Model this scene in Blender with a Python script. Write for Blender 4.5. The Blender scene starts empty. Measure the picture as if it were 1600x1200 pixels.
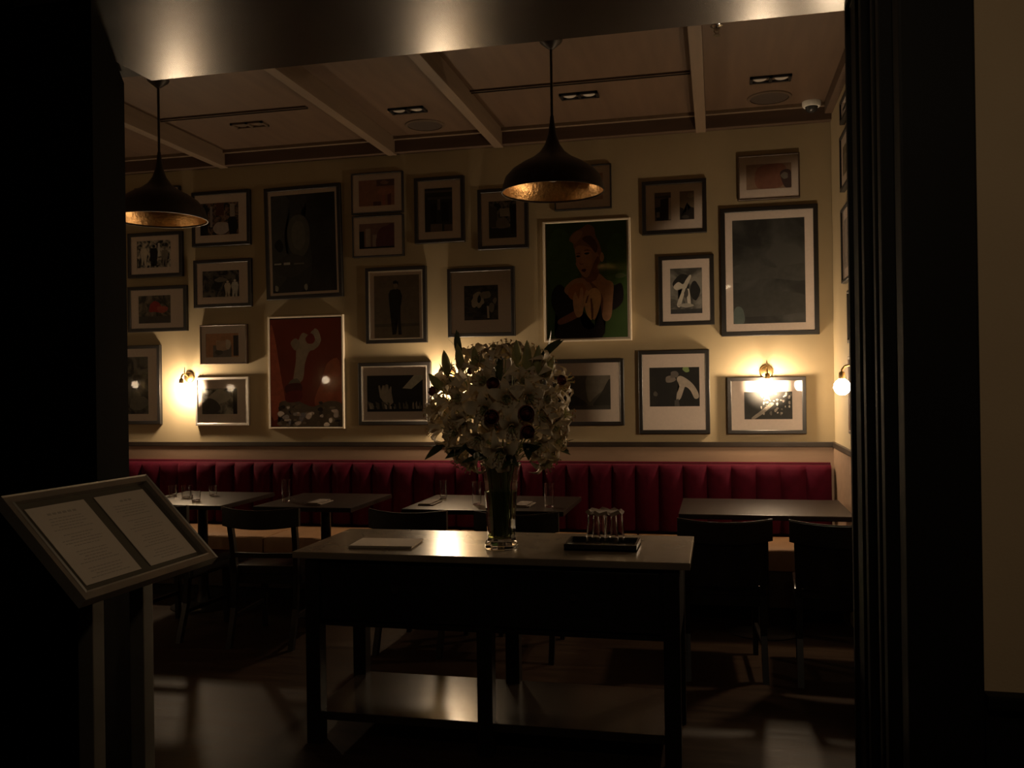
import bpy, bmesh, math, random
from mathutils import Vector, Matrix
random.seed(7)
PI = math.pi
C = bpy.context.scene.collection
scene = bpy.context.scene

# ------------------------------------------------------------------ camera
YAW, PIT, ROL, FPX, CAMH = math.radians(12.85), math.radians(.13), math.radians(-.808), 1400.0, 1.5
fw = Vector((-math.sin(YAW)*math.cos(PIT), math.cos(YAW)*math.cos(PIT), math.sin(PIT)))
r0 = Vector((math.cos(YAW), math.sin(YAW), 0)); u0 = r0.cross(fw)
rt = math.cos(ROL)*r0 + math.sin(ROL)*u0; up = rt.cross(fw)
cam_pos = Vector((0, 0, CAMH))
cd = bpy.data.cameras.new('camera'); cam = bpy.data.objects.new('camera', cd); C.objects.link(cam)
cd.sensor_width = 36; cd.lens = FPX/1600*36; cd.clip_start = .05; cd.clip_end = 60
cam.matrix_world = Matrix(((rt.x, up.x, -fw.x, 0), (rt.y, up.y, -fw.y, 0), (rt.z, up.z, -fw.z, CAMH), (0, 0, 0, 1)))
scene.camera = cam
def P(x, y, ax, v):
    """survey helper: photo pixel -> real point on the plane axis=v"""
    d = (x-800)/FPX*rt - (y-600)/FPX*up + fw
    t = (v-cam_pos[ax])/d[ax]
    return cam_pos + t*d

# ------------------------------------------------------------------ world, light, exposure
w = bpy.data.worlds.new('dim_evening'); scene.world = w; w.use_nodes = True
w.node_tree.nodes['Background'].inputs[0].default_value = (1, .72, .45, 1)
w.node_tree.nodes['Background'].inputs[1].default_value = .0015
def area(name, loc, rot, size, power, col=(1, .68, .4)):
    l = bpy.data.lights.new(name, 'AREA'); l.shape = 'DISK'; l.size = size; l.energy = power; l.color = col
    o = bpy.data.objects.new(name, l); o.location = loc; o.rotation_euler = rot; C.objects.link(o); return o
# added foyer fill lights, no fixtures seen; dimmed dining room downlight (all above the frame)
area('foyer_fill', (1.6, 1.0, 2.86), (0, 0, 0), .25, 1.2)
area('foyer_fill', (.1, .3, 2.86), (math.radians(35), 0, 0), .25, 5.2, (1, .76, .5))
area('dining_downlight', (-5.9, 4.6, 3.36), (0, 0, 0), .3, 1.5)
BULB = 350.0
scene.view_settings.view_transform = 'Standard'; scene.view_settings.look = 'None'
scene.view_settings.gamma = 1; scene.view_settings.use_curve_mapping = False
scene.view_settings.exposure = -0.15

# ------------------------------------------------------------------ materials
MT = {}
def mat(name, col, rough=.6, metal=0, noise=0, nscale=8, bump=0, bscale=40, spec=.5, coat=0, emit=0, trans=0, ior=1.45, stretch=None, nrough=0):
    if name in MT: return MT[name]
    m = bpy.data.materials.new(name); m.use_nodes = True; nt = m.node_tree; b = nt.nodes['Principled BSDF']
    b.inputs['Base Color'].default_value = (*col, 1); b.inputs['Roughness'].default_value = rough
    b.inputs['Metallic'].default_value = metal; b.inputs['Specular IOR Level'].default_value = spec
    b.inputs['Coat Weight'].default_value = coat; b.inputs['IOR'].default_value = ior
    b.inputs['Transmission Weight'].default_value = trans
    if emit:
        b.inputs['Emission Color'].default_value = (*col, 1); b.inputs['Emission Strength'].default_value = emit
    if noise or bump or nrough:
        tc = nt.nodes.new('ShaderNodeTexCoord'); mp = nt.nodes.new('ShaderNodeMapping')
        nt.links.new(tc.outputs['Object'], mp.inputs[0])
        if stretch: mp.inputs['Scale'].default_value = stretch
        n = nt.nodes.new('ShaderNodeTexNoise'); n.inputs['Scale'].default_value = nscale; n.inputs['Detail'].default_value = 6
        nt.links.new(mp.outputs[0], n.inputs['Vector'])
        if noise:
            r = nt.nodes.new('ShaderNodeValToRGB'); r.color_ramp.elements[0].position = .3; r.color_ramp.elements[1].position = .7
            r.color_ramp.elements[0].color = (*[c*(1-noise) for c in col], 1); r.color_ramp.elements[1].color = (*[min(1, c*(1+noise)) for c in col], 1)
            nt.links.new(n.outputs[0], r.inputs[0]); nt.links.new(r.outputs[0], b.inputs['Base Color'])
        if nrough:
            mr = nt.nodes.new('ShaderNodeMapRange'); mr.inputs[3].default_value = max(0, rough-nrough); mr.inputs[4].default_value = rough+nrough
            nt.links.new(n.outputs[0], mr.inputs[0]); nt.links.new(mr.outputs[0], b.inputs['Roughness'])
        if bump:
            n2 = nt.nodes.new('ShaderNodeTexNoise'); n2.inputs['Scale'].default_value = bscale; n2.inputs['Detail'].default_value = 4
            nt.links.new(mp.outputs[0], n2.inputs['Vector'])
            bp = nt.nodes.new('ShaderNodeBump'); bp.inputs['Strength'].default_value = bump; bp.inputs['Distance'].default_value = .01
            nt.links.new(n2.outputs[0], bp.inputs['Height']); nt.links.new(bp.outputs[0], b.inputs['Normal'])
    MT[name] = m; return m
def pane_mat():
    if 'pane' in MT: return MT['pane']
    m = bpy.data.materials.new('picture_glass'); m.use_nodes = True; nt = m.node_tree; nt.nodes.clear()
    o = nt.nodes.new('ShaderNodeOutputMaterial'); mx = nt.nodes.new('ShaderNodeMixShader')
    f = nt.nodes.new('ShaderNodeFresnel'); f.inputs[0].default_value = 1.3
    t = nt.nodes.new('ShaderNodeBsdfTransparent'); g = nt.nodes.new('ShaderNodeBsdfGlossy'); g.inputs['Roughness'].default_value = .03
    nt.links.new(f.outputs[0], mx.inputs[0]); nt.links.new(t.outputs[0], mx.inputs[1]); nt.links.new(g.outputs[0], mx.inputs[2]); nt.links.new(mx.outputs[0], o.inputs[0])
    MT['pane'] = m; return m
def glass_mat(name='clear_glass', col=(1, 1, 1), ior=1.45, rough=0):
    if name in MT: return MT[name]
    m = bpy.data.materials.new(name); m.use_nodes = True; nt = m.node_tree; nt.nodes.clear()
    o = nt.nodes.new('ShaderNodeOutputMaterial'); g = nt.nodes.new('ShaderNodeBsdfGlass')
    g.inputs['Color'].default_value = (*col, 1); g.inputs['IOR'].default_value = ior; g.inputs['Roughness'].default_value = rough
    nt.links.new(g.outputs[0], o.inputs[0]); MT[name] = m; return m
def bulb_mat(k=1.0):
    m = bpy.data.materials.new('lit_bulb'); m.use_nodes = True; nt = m.node_tree; nt.nodes.clear()
    o = nt.nodes.new('ShaderNodeOutputMaterial'); e = nt.nodes.new('ShaderNodeEmission')
    e.inputs[0].default_value = (1, .74, .47, 1); e.inputs[1].default_value = BULB*k
    nt.links.new(e.outputs[0], o.inputs[0]); return m

PLASTER = mat('cream_plaster', (.38, .30, .18), .75, noise=.06, nscale=3, bump=.05, bscale=120)
BEIGE = mat('foyer_beige', (.5, .38, .24), .8, noise=.05, nscale=3, bump=.05, bscale=150)
PLY = mat('ceiling_ply', (.115, .070, .043), .55, noise=.12, nscale=3, stretch=(6, .6, 1), bump=.05)
BEAMW = mat('beam_oak', (.17, .118, .078), .55, noise=.1, nscale=4, stretch=(6, .5, 6))
CORN = mat('cornice_wood', (.09, .055, .036), .55, noise=.12, nscale=5, stretch=(.5, 4, 4))
DARKP = mat('black_lacquer', (.006, .0055, .0045), .6, noise=.2, nscale=2, spec=.25)
SOFF = mat('glossy_soffit', (.02, .017, .013), .24, noise=.2, nscale=3, nrough=.04, spec=.6)
EBONY = mat('ebony_wood', (.012, .009, .007), .38, noise=.3, nscale=6, stretch=(1, 5, 5))
LEDGE = mat('dark_ledge_wood', (.03, .02, .014), .45, noise=.2)
WAINS = mat('tan_wainscot', (.27, .18, .12), .55, noise=.12, nscale=4, stretch=(.6, 4, 4))
FLOOR = mat('dark_oak_floor', (.035, .021, .013), .5, noise=.35, nscale=3, stretch=(1, 8, 1), bump=.1, bscale=20, nrough=.1, spec=.12)
VELVET = mat('crimson_velvet', (.046, .0011, .008), .85, noise=.15, nscale=20, spec=.12)
MT['crimson_velvet'].node_tree.nodes['Principled BSDF'].inputs['Sheen Weight'].default_value = .12
MT['crimson_velvet'].node_tree.nodes['Principled BSDF'].inputs['Sheen Tint'].default_value = (1, .15, .25, 1)
TANL = mat('tan_leather', (.28, .15, .07), .5, noise=.12, nscale=8, bump=.1, bscale=80)
BLKL = mat('black_leather', (.02, .016, .014), .2, noise=.2, bump=.1, bscale=90)
MARBLE = mat('pale_stone_top', (.22, .18, .135), .24, noise=.15, nscale=5, spec=.8)
DKTOP = mat('dark_table_top', (.015, .010, .008), .4, noise=.2, spec=.15)
BLKF = mat('black_frame', (.014, .012, .011), .45, noise=.2)
BRNF = mat('brown_frame', (.06, .035, .02), .5, noise=.2)
WHTF = mat('white_frame', (.75, .66, .52), .4, noise=.04)
SILF = mat('silver_frame', (.7, .66, .6), .3, metal=.8)
MATB = mat('mat_board', (.80, .69, .62), .85, noise=.03, nscale=60)
MATE = mat('mat_core', (.85, .8, .72), .8)
BRASS = mat('aged_brass', (.45, .3, .13), .35, metal=1, noise=.15)
BRONZE = mat('dark_bronze', (.025, .018, .012), .45, metal=.3, noise=.3, nscale=30)
GOLD = mat('gold_leaf', (.75, .45, .2), .33, metal=1, noise=.15, nscale=25, bump=.3, bscale=60)
PAPER = mat('white_paper', (.62, .53, .43), .8)
INK = mat('print_ink', (.42, .36, .29), .8)
CHROME = mat('chrome', (.7, .7, .7), .15, metal=1)
STEEL = mat('brushed_pewter', (.33, .29, .24), .4, metal=.6, noise=.15)
POSTM = mat('dark_pewter', (.14, .125, .10), .5, metal=.4, noise=.15)
MENUBK = mat('menu_backing', (.10, .085, .06), .6)
WHITEP = mat('white_plastic', (.7, .68, .62), .4)
VENT = mat('vent_paint', (.10, .065, .04), .6)
LENS = mat('frosted_lens', (.5, .46, .42), .3)
GRAPH = mat('dark_stone_tray', (.02, .018, .016), .3, noise=.3)
GLASS = glass_mat(); WATER = glass_mat('vase_water', (.75, .8, .6), 1.33)
PETAL = mat('lily_petal', (.72, .60, .42), .6, noise=.08, nscale=30)
THROAT = mat('lily_throat', (.45, .44, .24), .6)
ANTH = mat('rust_anther', (.4, .2, .08), .8)
GREENB = mat('green_bud', (.42, .41, .18), .55, noise=.2, nscale=15)
LEAFM = mat('dark_leaf', (.05, .07, .025), .45, noise=.3, nscale=10)
STEMM = mat('green_stem', (.17, .19, .07), .55)
ROSEM = mat('maroon_rose', (.20, .045, .04), .6, noise=.3, nscale=30)
CLAY = mat('coaster_card', (.22, .17, .13), .8)

# ------------------------------------------------------------------ object helpers
def link(o, parent=None):
    C.objects.link(o)
    if parent: o.parent = parent
    return o
def obj(name, bm, m, parent=None, loc=None, smooth=False):
    me = bpy.data.meshes.new(name); bm.normal_update(); bm.to_mesh(me); bm.free()
    for mm in (m if isinstance(m, (list, tuple)) else [m]): me.materials.append(mm)
    if smooth:
        for p in me.polygons: p.use_smooth = True
        try: me.set_sharp_from_angle(angle=math.radians(40))
        except Exception: pass
    o = bpy.data.objects.new(name, me)
    if loc: o.location = loc
    return link(o, parent)
def empty(name, loc=(0, 0, 0), rz=0, parent=None):
    o = bpy.data.objects.new(name, None); o.location = loc; o.rotation_euler = (0, 0, rz); o.empty_display_size = .1
    return link(o, parent)
def tag(o, label=None, cat=None, group=None, kind=None):
    if label: o['label'] = label
    if cat: o['category'] = cat
    if group: o['group'] = group
    if kind: o['kind'] = kind
    return o
def copytree(o, parent=None):
    c = o.copy(); C.objects.link(c)
    if parent: c.parent = parent
    for ch in list(o.children): copytree(ch, c)
    return c
def box(bm, x0, x1, y0, y1, z0, z1, bev=0, mi=0):
    vs = [bm.verts.new((x, y, z)) for x in (x0, x1) for y in (y0, y1) for z in (z0, z1)]
    fs = [bm.faces.new([vs[i] for i in q]) for q in ((0, 1, 3, 2), (4, 6, 7, 5), (0, 4, 5, 1), (2, 3, 7, 6), (0, 2, 6, 4), (1, 5, 7, 3))]
    for f in fs: f.material_index = mi
    if bev:
        es = list({e for f in fs for e in f.edges})
        r = bmesh.ops.bevel(bm, geom=es, offset=bev, segments=2, affect='EDGES', profile=.7)
        for f in r['faces']: f.material_index = mi
    return bm
def B(): return bmesh.new()
def bx(*a, **k): return box(B(), *a, **k)
def lathe(bm, prof, n=32, cx=0, cy=0, cz=0, mi=0, close=False):
    rings = []
    for (r, z) in prof:
        if r < 1e-5: rings.append([bm.verts.new((cx, cy, cz+z))])
        else: rings.append([bm.verts.new((cx+r*math.cos(2*PI*i/n), cy+r*math.sin(2*PI*i/n), cz+z)) for i in range(n)])
    prs = list(zip(rings, rings[1:])) + ([(rings[-1], rings[0])] if close else [])
    for a, b in prs:
        for i in range(n):
            j = (i+1) % n
            q = [a[i % len(a)], a[j % len(a)], b[j % len(b)], b[i % len(b)]]
            q = list(dict.fromkeys(q))
            if len(q) > 2:
                f = bm.faces.new(q); f.material_index = mi
    return bm
def tube(bm, pts, rad, n=8, cap=True, flat=1):
    pts = [Vector(p) for p in pts]; rings = []
    rads = rad if isinstance(rad, (list, tuple)) else [rad]*len(pts)
    prev = None
    for i, p in enumerate(pts):
        d = (pts[min(i+1, len(pts)-1)]-pts[max(i-1, 0)]).normalized()
        a = prev if prev else (Vector((1, 0, 0)) if abs(d.x) < .9 else Vector((0, 1, 0)))
        s = (a - d*a.dot(d)).normalized(); t = d.cross(s); prev = s
        rings.append([bm.verts.new(p+(s*math.cos(2*PI*k/n)+t*flat*math.sin(2*PI*k/n))*rads[i]) for k in range(n)])
    for a, b in zip(rings, rings[1:]):
        for k in range(n): bm.faces.new((a[k], a[(k+1) % n], b[(k+1) % n], b[k]))
    if cap: bm.faces.new(rings[0][::-1]); bm.faces.new(rings[-1])
    return bm
def sweep_bar(bm, pts, wfun):
    """box-section bar through pts; wfun(i)->(half width dir vec a, half dir vec b)"""
    rings = []
    for i, p in enumerate(pts):
        a, b = wfun(i); p = Vector(p); a = Vector(a); b = Vector(b)
        rings.append([bm.verts.new(p+q) for q in (-a-b, a-b, a+b, -a+b)])
    for r, s in zip(rings, rings[1:]):
        for k in range(4): bm.faces.new((r[k], r[(k+1) % 4], s[(k+1) % 4], s[k]))
    bm.faces.new(rings[0][::-1]); bm.faces.new(rings[-1]); return bm
def prism(bm, pts, z0, z1):
    a = [bm.verts.new((x, y, z0)) for x, y in pts]; b = [bm.verts.new((x, y, z1)) for x, y in pts]; n = len(pts)
    bm.faces.new(a[::-1]); bm.faces.new(b)
    for i in range(n): bm.faces.new((a[i], a[(i+1) % n], b[(i+1) % n], b[i]))
    bmesh.ops.recalc_face_normals(bm, faces=bm.faces); return bm
def struct(name, bm, m, **k):
    o = obj(name, bm, m, **k); o['kind'] = 'structure'; return o

# ------------------------------------------------------------------ dimensions
YB = 6.5; XR = .79; XL = -7.6; ZC = 3.40; YF = 2.9; YN = 2.26; ZO = 2.636; XJR = .41; ZL = 1.085
# ------------------------------------------------------------------ room shell
struct('floor', bx(XL-.2, 3.5, -3.2, YB+.2, -.1, 0), FLOOR)
struct('ceiling', bx(XL-.2, XR+.2, YN, YB+.2, ZC, ZC+.1), PLY)
struct('wall_back', bx(XL-.1, XR+.1, YB, YB+.15, 0, ZC), PLASTER)
struct('wall_right', bx(XR, XR+.15, YF, YB, 0, ZC), PLASTER)
struct('wall_left', bx(XL-.15, XL, YF, YB, 0, ZC), PLASTER)
# wall with the deep opening (room side plaster, foyer side lacquer)
DARKM = mat('matt_black_panel', (.004, .0036, .003), .9, spec=.03)
NX = P(150, 600, 1, YN).x; FX = P(200, 600, 1, YF).x
b = prism(B(), [(XL-.2, YN), (NX, YN), (FX, YF), (XL-.2, YF)], 0, ZO)
struct('wall_front_left', b, DARKM)
struct('wall_front_plaster', bx(XL, FX-.02, YF, YF+.012, .9, ZC), PLASTER)
struct('wall_front_right', bx(XJR+.012, XR+.15, YN, YF, 0, ZC), DARKP)
struct('wall_foyer_right', bx(XJR+.16, 3.5, YN-.06, YN, .80, 3.0), BEIGE)
struct('wall_header', bx(XL-.2, XR+.15, YN, YF, ZO+.02, ZC), DARKP)
struct('trim_1', bx(NX-.25, XJR, YN-.012, YF+.004, ZO, ZO+.02), SOFF)
# right casing: wide flat board and stepped reveal mouldings
struct('trim_2', bx(XJR+.005, XJR+.165, YN-.075, YN, 0, ZC, bev=.006), DARKP)
for i, (y0, y1, px_) in enumerate(((2.88, 2.905, .012), (2.78, 2.88, .0), (2.60, 2.64, .012), (2.40, 2.43, .016), (2.29, 2.33, .02))):
    struct('trim_%d' % (3+i), bx(XJR-px_, XJR+.02, y0, y1, 0, ZO, bev=.003), DARKP)
# dark wainscot with cap below the beige foyer wall
struct('wainscot_right', bx(XJR+.165, 3.5, YN-.08, YN, .12, .77), DARKP)
struct('trim_8', bx(XJR+.165, 3.5, YN-.10, YN, .77, .80, bev=.006), DARKP)
struct('baseboard_right', bx(XJR+.165, 3.5, YN-.095, YN, 0, .12), DARKP)
# rest of the foyer
struct('ceiling_foyer', bx(XL-.2, 3.5, -3.2, YN, 2.9, 3.0), DARKP)
struct('wall_foyer_back', bx(XL-.2, 3.5, -3.2, -3.1, 0, 2.9), DARKP)
struct('wall_foyer_side', bx(3.4, 3.5, -3.1, YN-.1, 0, 2.9), BEIGE)
struct('wall_foyer_left', bx(XL-.2, XL-.1, -3.1, YN, 0, 2.9), DARKP)
# ledge above the banquette + strip of panelling
struct('trim_9', bx(XL, XR, YB-.020, YB, ZL-.035, ZL, bev=.004), LEDGE)
struct('trim_10', bx(XR-.020, XR, YF+.05, YB-.021, ZL-.035, ZL, bev=.004), LEDGE)
struct('trim_11', bx(XL, XR, YB-.012, YB, .1, ZL-.036), WAINS)
struct('trim_12', bx(XR-.012, XR, YF, YB-.013, .1, ZL-.036), WAINS)
# ceiling timber: cornice and beams
cz = 3.285
struct('trim_13', bx(XL, XR, YB-.07, YB, cz, ZC, bev=.004), CORN)
struct('trim_14', bx(XL, XR, YB-.10, YB, ZC-.025, ZC, bev=.003), BEAMW)
struct('trim_15', bx(XR-.05, XR, YF, YB-.11, cz+.03, ZC, bev=.004), CORN)
n = 16
for (px, py) in ((1095, 208), (776, 234), (608, 247), (342, 263)):
    x = P(px, py, 1, YB-.1).x
    struct('trim_%d' % n, bx(x-.035, x+.035, YF, YB-.02, cz-.012, ZC, bev=.004), BEAMW); n += 1
for x in (-5.6, -6.6):
    struct('trim_%d' % n, bx(x-.035, x+.035, YF, YB-.02, cz-.012, ZC, bev=.004), BEAMW); n += 1

# ceiling slots, lights, speakers
def slot(a, b_, label):
    p, q = P(*a, 2, ZC), P(*b_, 2, ZC); y = (p.y+q.y)/2
    t = empty('slot_diffuser', ((p.x+q.x)/2, y, ZC)); L = (q.x-p.x)/2
    obj('frame', box(bx(-L, L, -.022, -.014, -.012, 0), -L, L, .014, .022, -.012, 0), VENT, t)
    obj('slot', bx(-L, L, -.013, .013, -.006, -.001), BLKF, t)
    tag(t, label, 'vent', 'air slots across the ceiling')
slot((213, 190), (480, 167), 'long dark air slot across the ceiling above the left pendant lamp')
slot((720, 143), (1078, 113), 'long dark air slot in the ceiling crossed by the right pendant rod')
def downlight(px, py, label, lit=True):
    p = P(px, py, 2, ZC)
    t = empty('recessed_downlight', (p.x, p.y, ZC))
    b = B(); x, y, h = .125, .055, .014
    for (a0, a1, c0, c1) in ((-x, x, -y, -y+.016), (-x, x, y-.016, y), (-x, -x+.016, -y, y), (x-.016, x, -y, y), (-.01, .01, -y, y)):
        box(b, a0, a1, c0, c1, -h, 0)
    obj('housing', b, BLKF if lit else VENT, t)
    for s in (-1, 1):
        l = obj('lens', lathe(B(), [(0, -.004), (.036, -.006), (.042, -.001), (0, -.001)], 20, cx=s*.064), LENS if lit else VENT, t, smooth=True)
    tag(t, label, 'ceiling light', 'twin recessed ceiling lights')
downlight(637, 171, 'twin recessed ceiling light in the narrow bay left of centre')
downlight(905, 148, 'twin recessed ceiling light just right of the centre pendant rod')
downlight(1204, 122, 'twin recessed ceiling light nearest the right wall')
downlight(390, 194, 'dim brown twin recessed ceiling light at far left beyond the air slot', False)
for px, py, lab in ((664, 195, 'round brown ceiling speaker in the narrow bay left of centre'), (1202, 152, 'round brown ceiling speaker near the right wall')):
    p = P(px, py, 2, ZC); t = empty('ceiling_speaker', (p.x, p.y, ZC))
    obj('grille', lathe(B(), [(0, -.006), (.12, -.008), (.125, -.004), (.125, 0)], 40), mat('speaker_grille', (.05, .032, .022), .7, bump=.4, bscale=400), t)
    obj('rim', lathe(B(), [(.126, 0), (.126, -.010), (.142, -.008), (.145, 0)], 40), mat('speaker_rim', (.09, .058, .036), .6), t)
    tag(t, lab, 'speaker')
p = P(1120, 40, 2, ZC); t = empty('sprinkler', (p.x, p.y, ZC))
obj('escutcheon', lathe(B(), [(0, -.012), (.02, -.012), (.034, -.003), (.034, 0)], 24), CHROME, t, smooth=True)
b = lathe(B(), [(0, -.03), (.008, -.03), (.008, -.01)], 12); tube(b, [(-.012, 0, -.012), (-.014, 0, -.03), (0, 0, -.05)], .003); tube(b, [(.012, 0, -.012), (.014, 0, -.03), (0, 0, -.05)], .003)
obj('frame', b, CHROME, t, smooth=True)
obj('deflector', lathe(B(), [(0, -.053), (.018, -.053), (.018, -.050), (0, -.050)], 16), CHROME, t)
tag(t, 'small chrome sprinkler head in the ceiling beside the right beam', 'sprinkler')
p = P(1268, 166, 2, ZC-.03); t = empty('security_camera', (p.x, p.y, ZC))
obj('base', lathe(B(), [(0, -.035), (.055, -.035), (.062, -.02), (.062, 0)], 28), WHITEP, t, smooth=True)
obj('dome', lathe(B(), [(0, -.075), (.02, -.072), (.035, -.06), (.043, -.035)], 28), mat('smoked_dome', (.03, .03, .03), .1), t, smooth=True)
tag(t, 'white dome security camera on the ceiling near the right corner', 'camera')

# ------------------------------------------------------------------ wall sconces
BM = bulb_mat(); BMD = bulb_mat(.12)
def sconce(loc, rz, label, group='bare bulb wall sconces', bm_=None):
    """origin at wall, faces -Y before rotation; z = bulb centre"""
    t = empty('wall_sconce', loc, rz)
    bp = lathe(B(), [(0, 0), (.042, 0), (.046, .006), (.040, .014), (.014, .020), (0, .020)], 32)
    bmesh.ops.rotate(bp, verts=bp.verts, matrix=Matrix.Rotation(PI/2, 3, 'X')); bmesh.ops.translate(bp, verts=bp.verts, vec=(0, 0, .085))
    obj('backplate', bp, BRASS, t, smooth=True)
    pts = [(0, -.015, .085)] + [(0, -.065-.045*math.cos(a), .085+.04*math.sin(a)) for a in [PI - PI*k/8 for k in range(9)]][::-1][::-1]
    pts = [(0, -.015, .085), (0, -.04, .10), (0, -.07, .112), (0, -.10, .105), (0, -.115, .085), (0, -.115, .07)]
    obj('arm', tube(B(), pts, .006, 10), BRASS, t, smooth=True)
    obj('finial', tube(B(), [(0, -.07, .112), (0, -.07, .165)], [.0045, .003], 8), BRASS, t, smooth=True)
    obj('socket', lathe(B(), [(0, .075), (.012, .075), (.017, .066), (.018, .036), (.014, .034), (0, .034)], 24, cy=-.115), BRASS, t, smooth=True)
    bb = lathe(B(), [(0, -.054), (.020, -.050), (.036, -.036), (.045, -.014), (.043, .006), (.032, .022), (.016, .033), (0, .0345)], 16, cy=-.115)
    obj('bulb', bb, bm_ or BM, t, smooth=True)
    tag(t, label, 'wall lamp', group); return t
for (px, py, lab) in ((284, 606, 'lit bare bulb wall sconce at far left beside the white framed picture'),
                      (696, 600, 'lit bare bulb wall sconce behind the lily bouquet'),
                      (1199, 600, 'lit bare bulb wall sconce over the lowest picture at the right')):
    p = P(px, py, 1, YB-.115); sconce((p.x, YB-.004 if 1 else 0, p.z), 0, lab)
p = P(1317, 602, 0, XR-.115)
sconce((XR-.004, p.y, p.z), -PI/2, 'lit bare bulb wall sconce on the side wall at the right corner')
# the same lamps on the room side of the front wall (seen only as reflections in the picture glass)
for px, py, lb in ((509, 593, 'nearest the opening'), (360, 605, 'in the middle of the three'), (211, 600, 'farthest to the left')):
    q = P(px, py, 1, YB-.03); ang = (q.x)/(q.y)
    x = q.x + ang*(YB-.03-(YF+.13)); z = q.z + (q.z-CAMH)/q.y*(YB-YF)
    if x > XL+.1: sconce((x, YF+.016, z), PI, 'lit bare bulb sconce on the wall behind the opening, ' + lb, 'sconces behind the opening', BMD)

# ------------------------------------------------------------------ pictures
def smooth_poly(pts, k=4):
    out = []; n = len(pts)
    for i in range(n):
        p0, p1, p2, p3 = [Vector(pts[(i+j-1) % n]) for j in range(4)]
        for s in range(k):
            t = s/k
            out.append(.5*((2*p1)+(-p0+p2)*t+(2*p0-5*p1+4*p2-p3)*t*t+(-p0+3*p1-3*p2+p3)*t**3))
    return [(v.x, v.y) for v in out]
pm_cache = {}
def flat(col, nz=.12, sc=25):
    if max(col) > .014: col = tuple(min(.8, c*(1.35 if max(col) < .3 or max(col) > 2*min(col) else 1.7)) for c in col)
    k = tuple(round(c, 3) for c in col)+(nz, sc)
    if k not in pm_cache: pm_cache[k] = mat('print_tone_%d' % len(pm_cache), col, .7, noise=nz, nscale=sc)
    return pm_cache[k]
def photo_noise(seed, lo=(.015, .015, .015), hi=(.45, .42, .38), sc=4, p0=.42, p1=.62, mid=None, dist=1.0):
    hi = tuple(min(.8, c*1.7) for c in hi)
    m = bpy.data.materials.new('printed_photo'); m.use_nodes = True; nt = m.node_tree; b = nt.nodes['Principled BSDF']
    b.inputs['Roughness'].default_value = .6
    tc = nt.nodes.new('ShaderNodeTexCoord'); mp = nt.nodes.new('ShaderNodeMapping'); mp.inputs['Location'].default_value = (seed*3.1, seed*1.7, seed)
    nn = nt.nodes.new('ShaderNodeTexNoise'); nn.inputs['Scale'].default_value = sc/.3; nn.inputs['Detail'].default_value = 4; nn.inputs['Distortion'].default_value = dist
    r = nt.nodes.new('ShaderNodeValToRGB'); r.color_ramp.elements[0].position = p0; r.color_ramp.elements[1].position = p1
    r.color_ramp.elements[0].color = (*lo, 1); r.color_ramp.elements[1].color = (*hi, 1)
    if mid:
        e = r.color_ramp.elements.new((p0+p1)/2); e.color = (*mid, 1)
    nt.links.new(tc.outputs['Object'], mp.inputs[0]); nt.links.new(mp.outputs[0], nn.inputs['Vector']); nt.links.new(nn.outputs[0], r.inputs[0]); nt.links.new(r.outputs[0], b.inputs['Base Color'])
    return m
def ring_bm(w, h, t, y0, y1, ch=.0):
    """rectangular ring (outer w x h, bar t) from y0 (back) to y1 (front), front chamfered"""
    b = B()
    def loop(ww, hh, y): return [b.verts.new((sx*ww/2, y, sz*hh/2)) for sx, sz in ((-1, -1), (1, -1), (1, 1), (-1, 1))]
    Ls = [loop(w, h, y0), loop(w, h, y1+ch), loop(w-2*ch, h-2*ch, y1), loop(w-2*t+2*ch, h-2*t+2*ch, y1), loop(w-2*t, h-2*t, y1+ch), loop(w-2*t, h-2*t, y0)]
    if ch == 0: Ls = [Ls[0], Ls[1], Ls[4], Ls[5]]
    for i in range(len(Ls)):
        a, c = Ls[i], Ls[(i+1) % len(Ls)]
        for k in range(4): b.faces.new((a[k], a[(k+1) % 4], c[(k+1) % 4], c[k]))
    bmesh.ops.recalc_face_normals(b, faces=b.faces)
    return b
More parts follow.
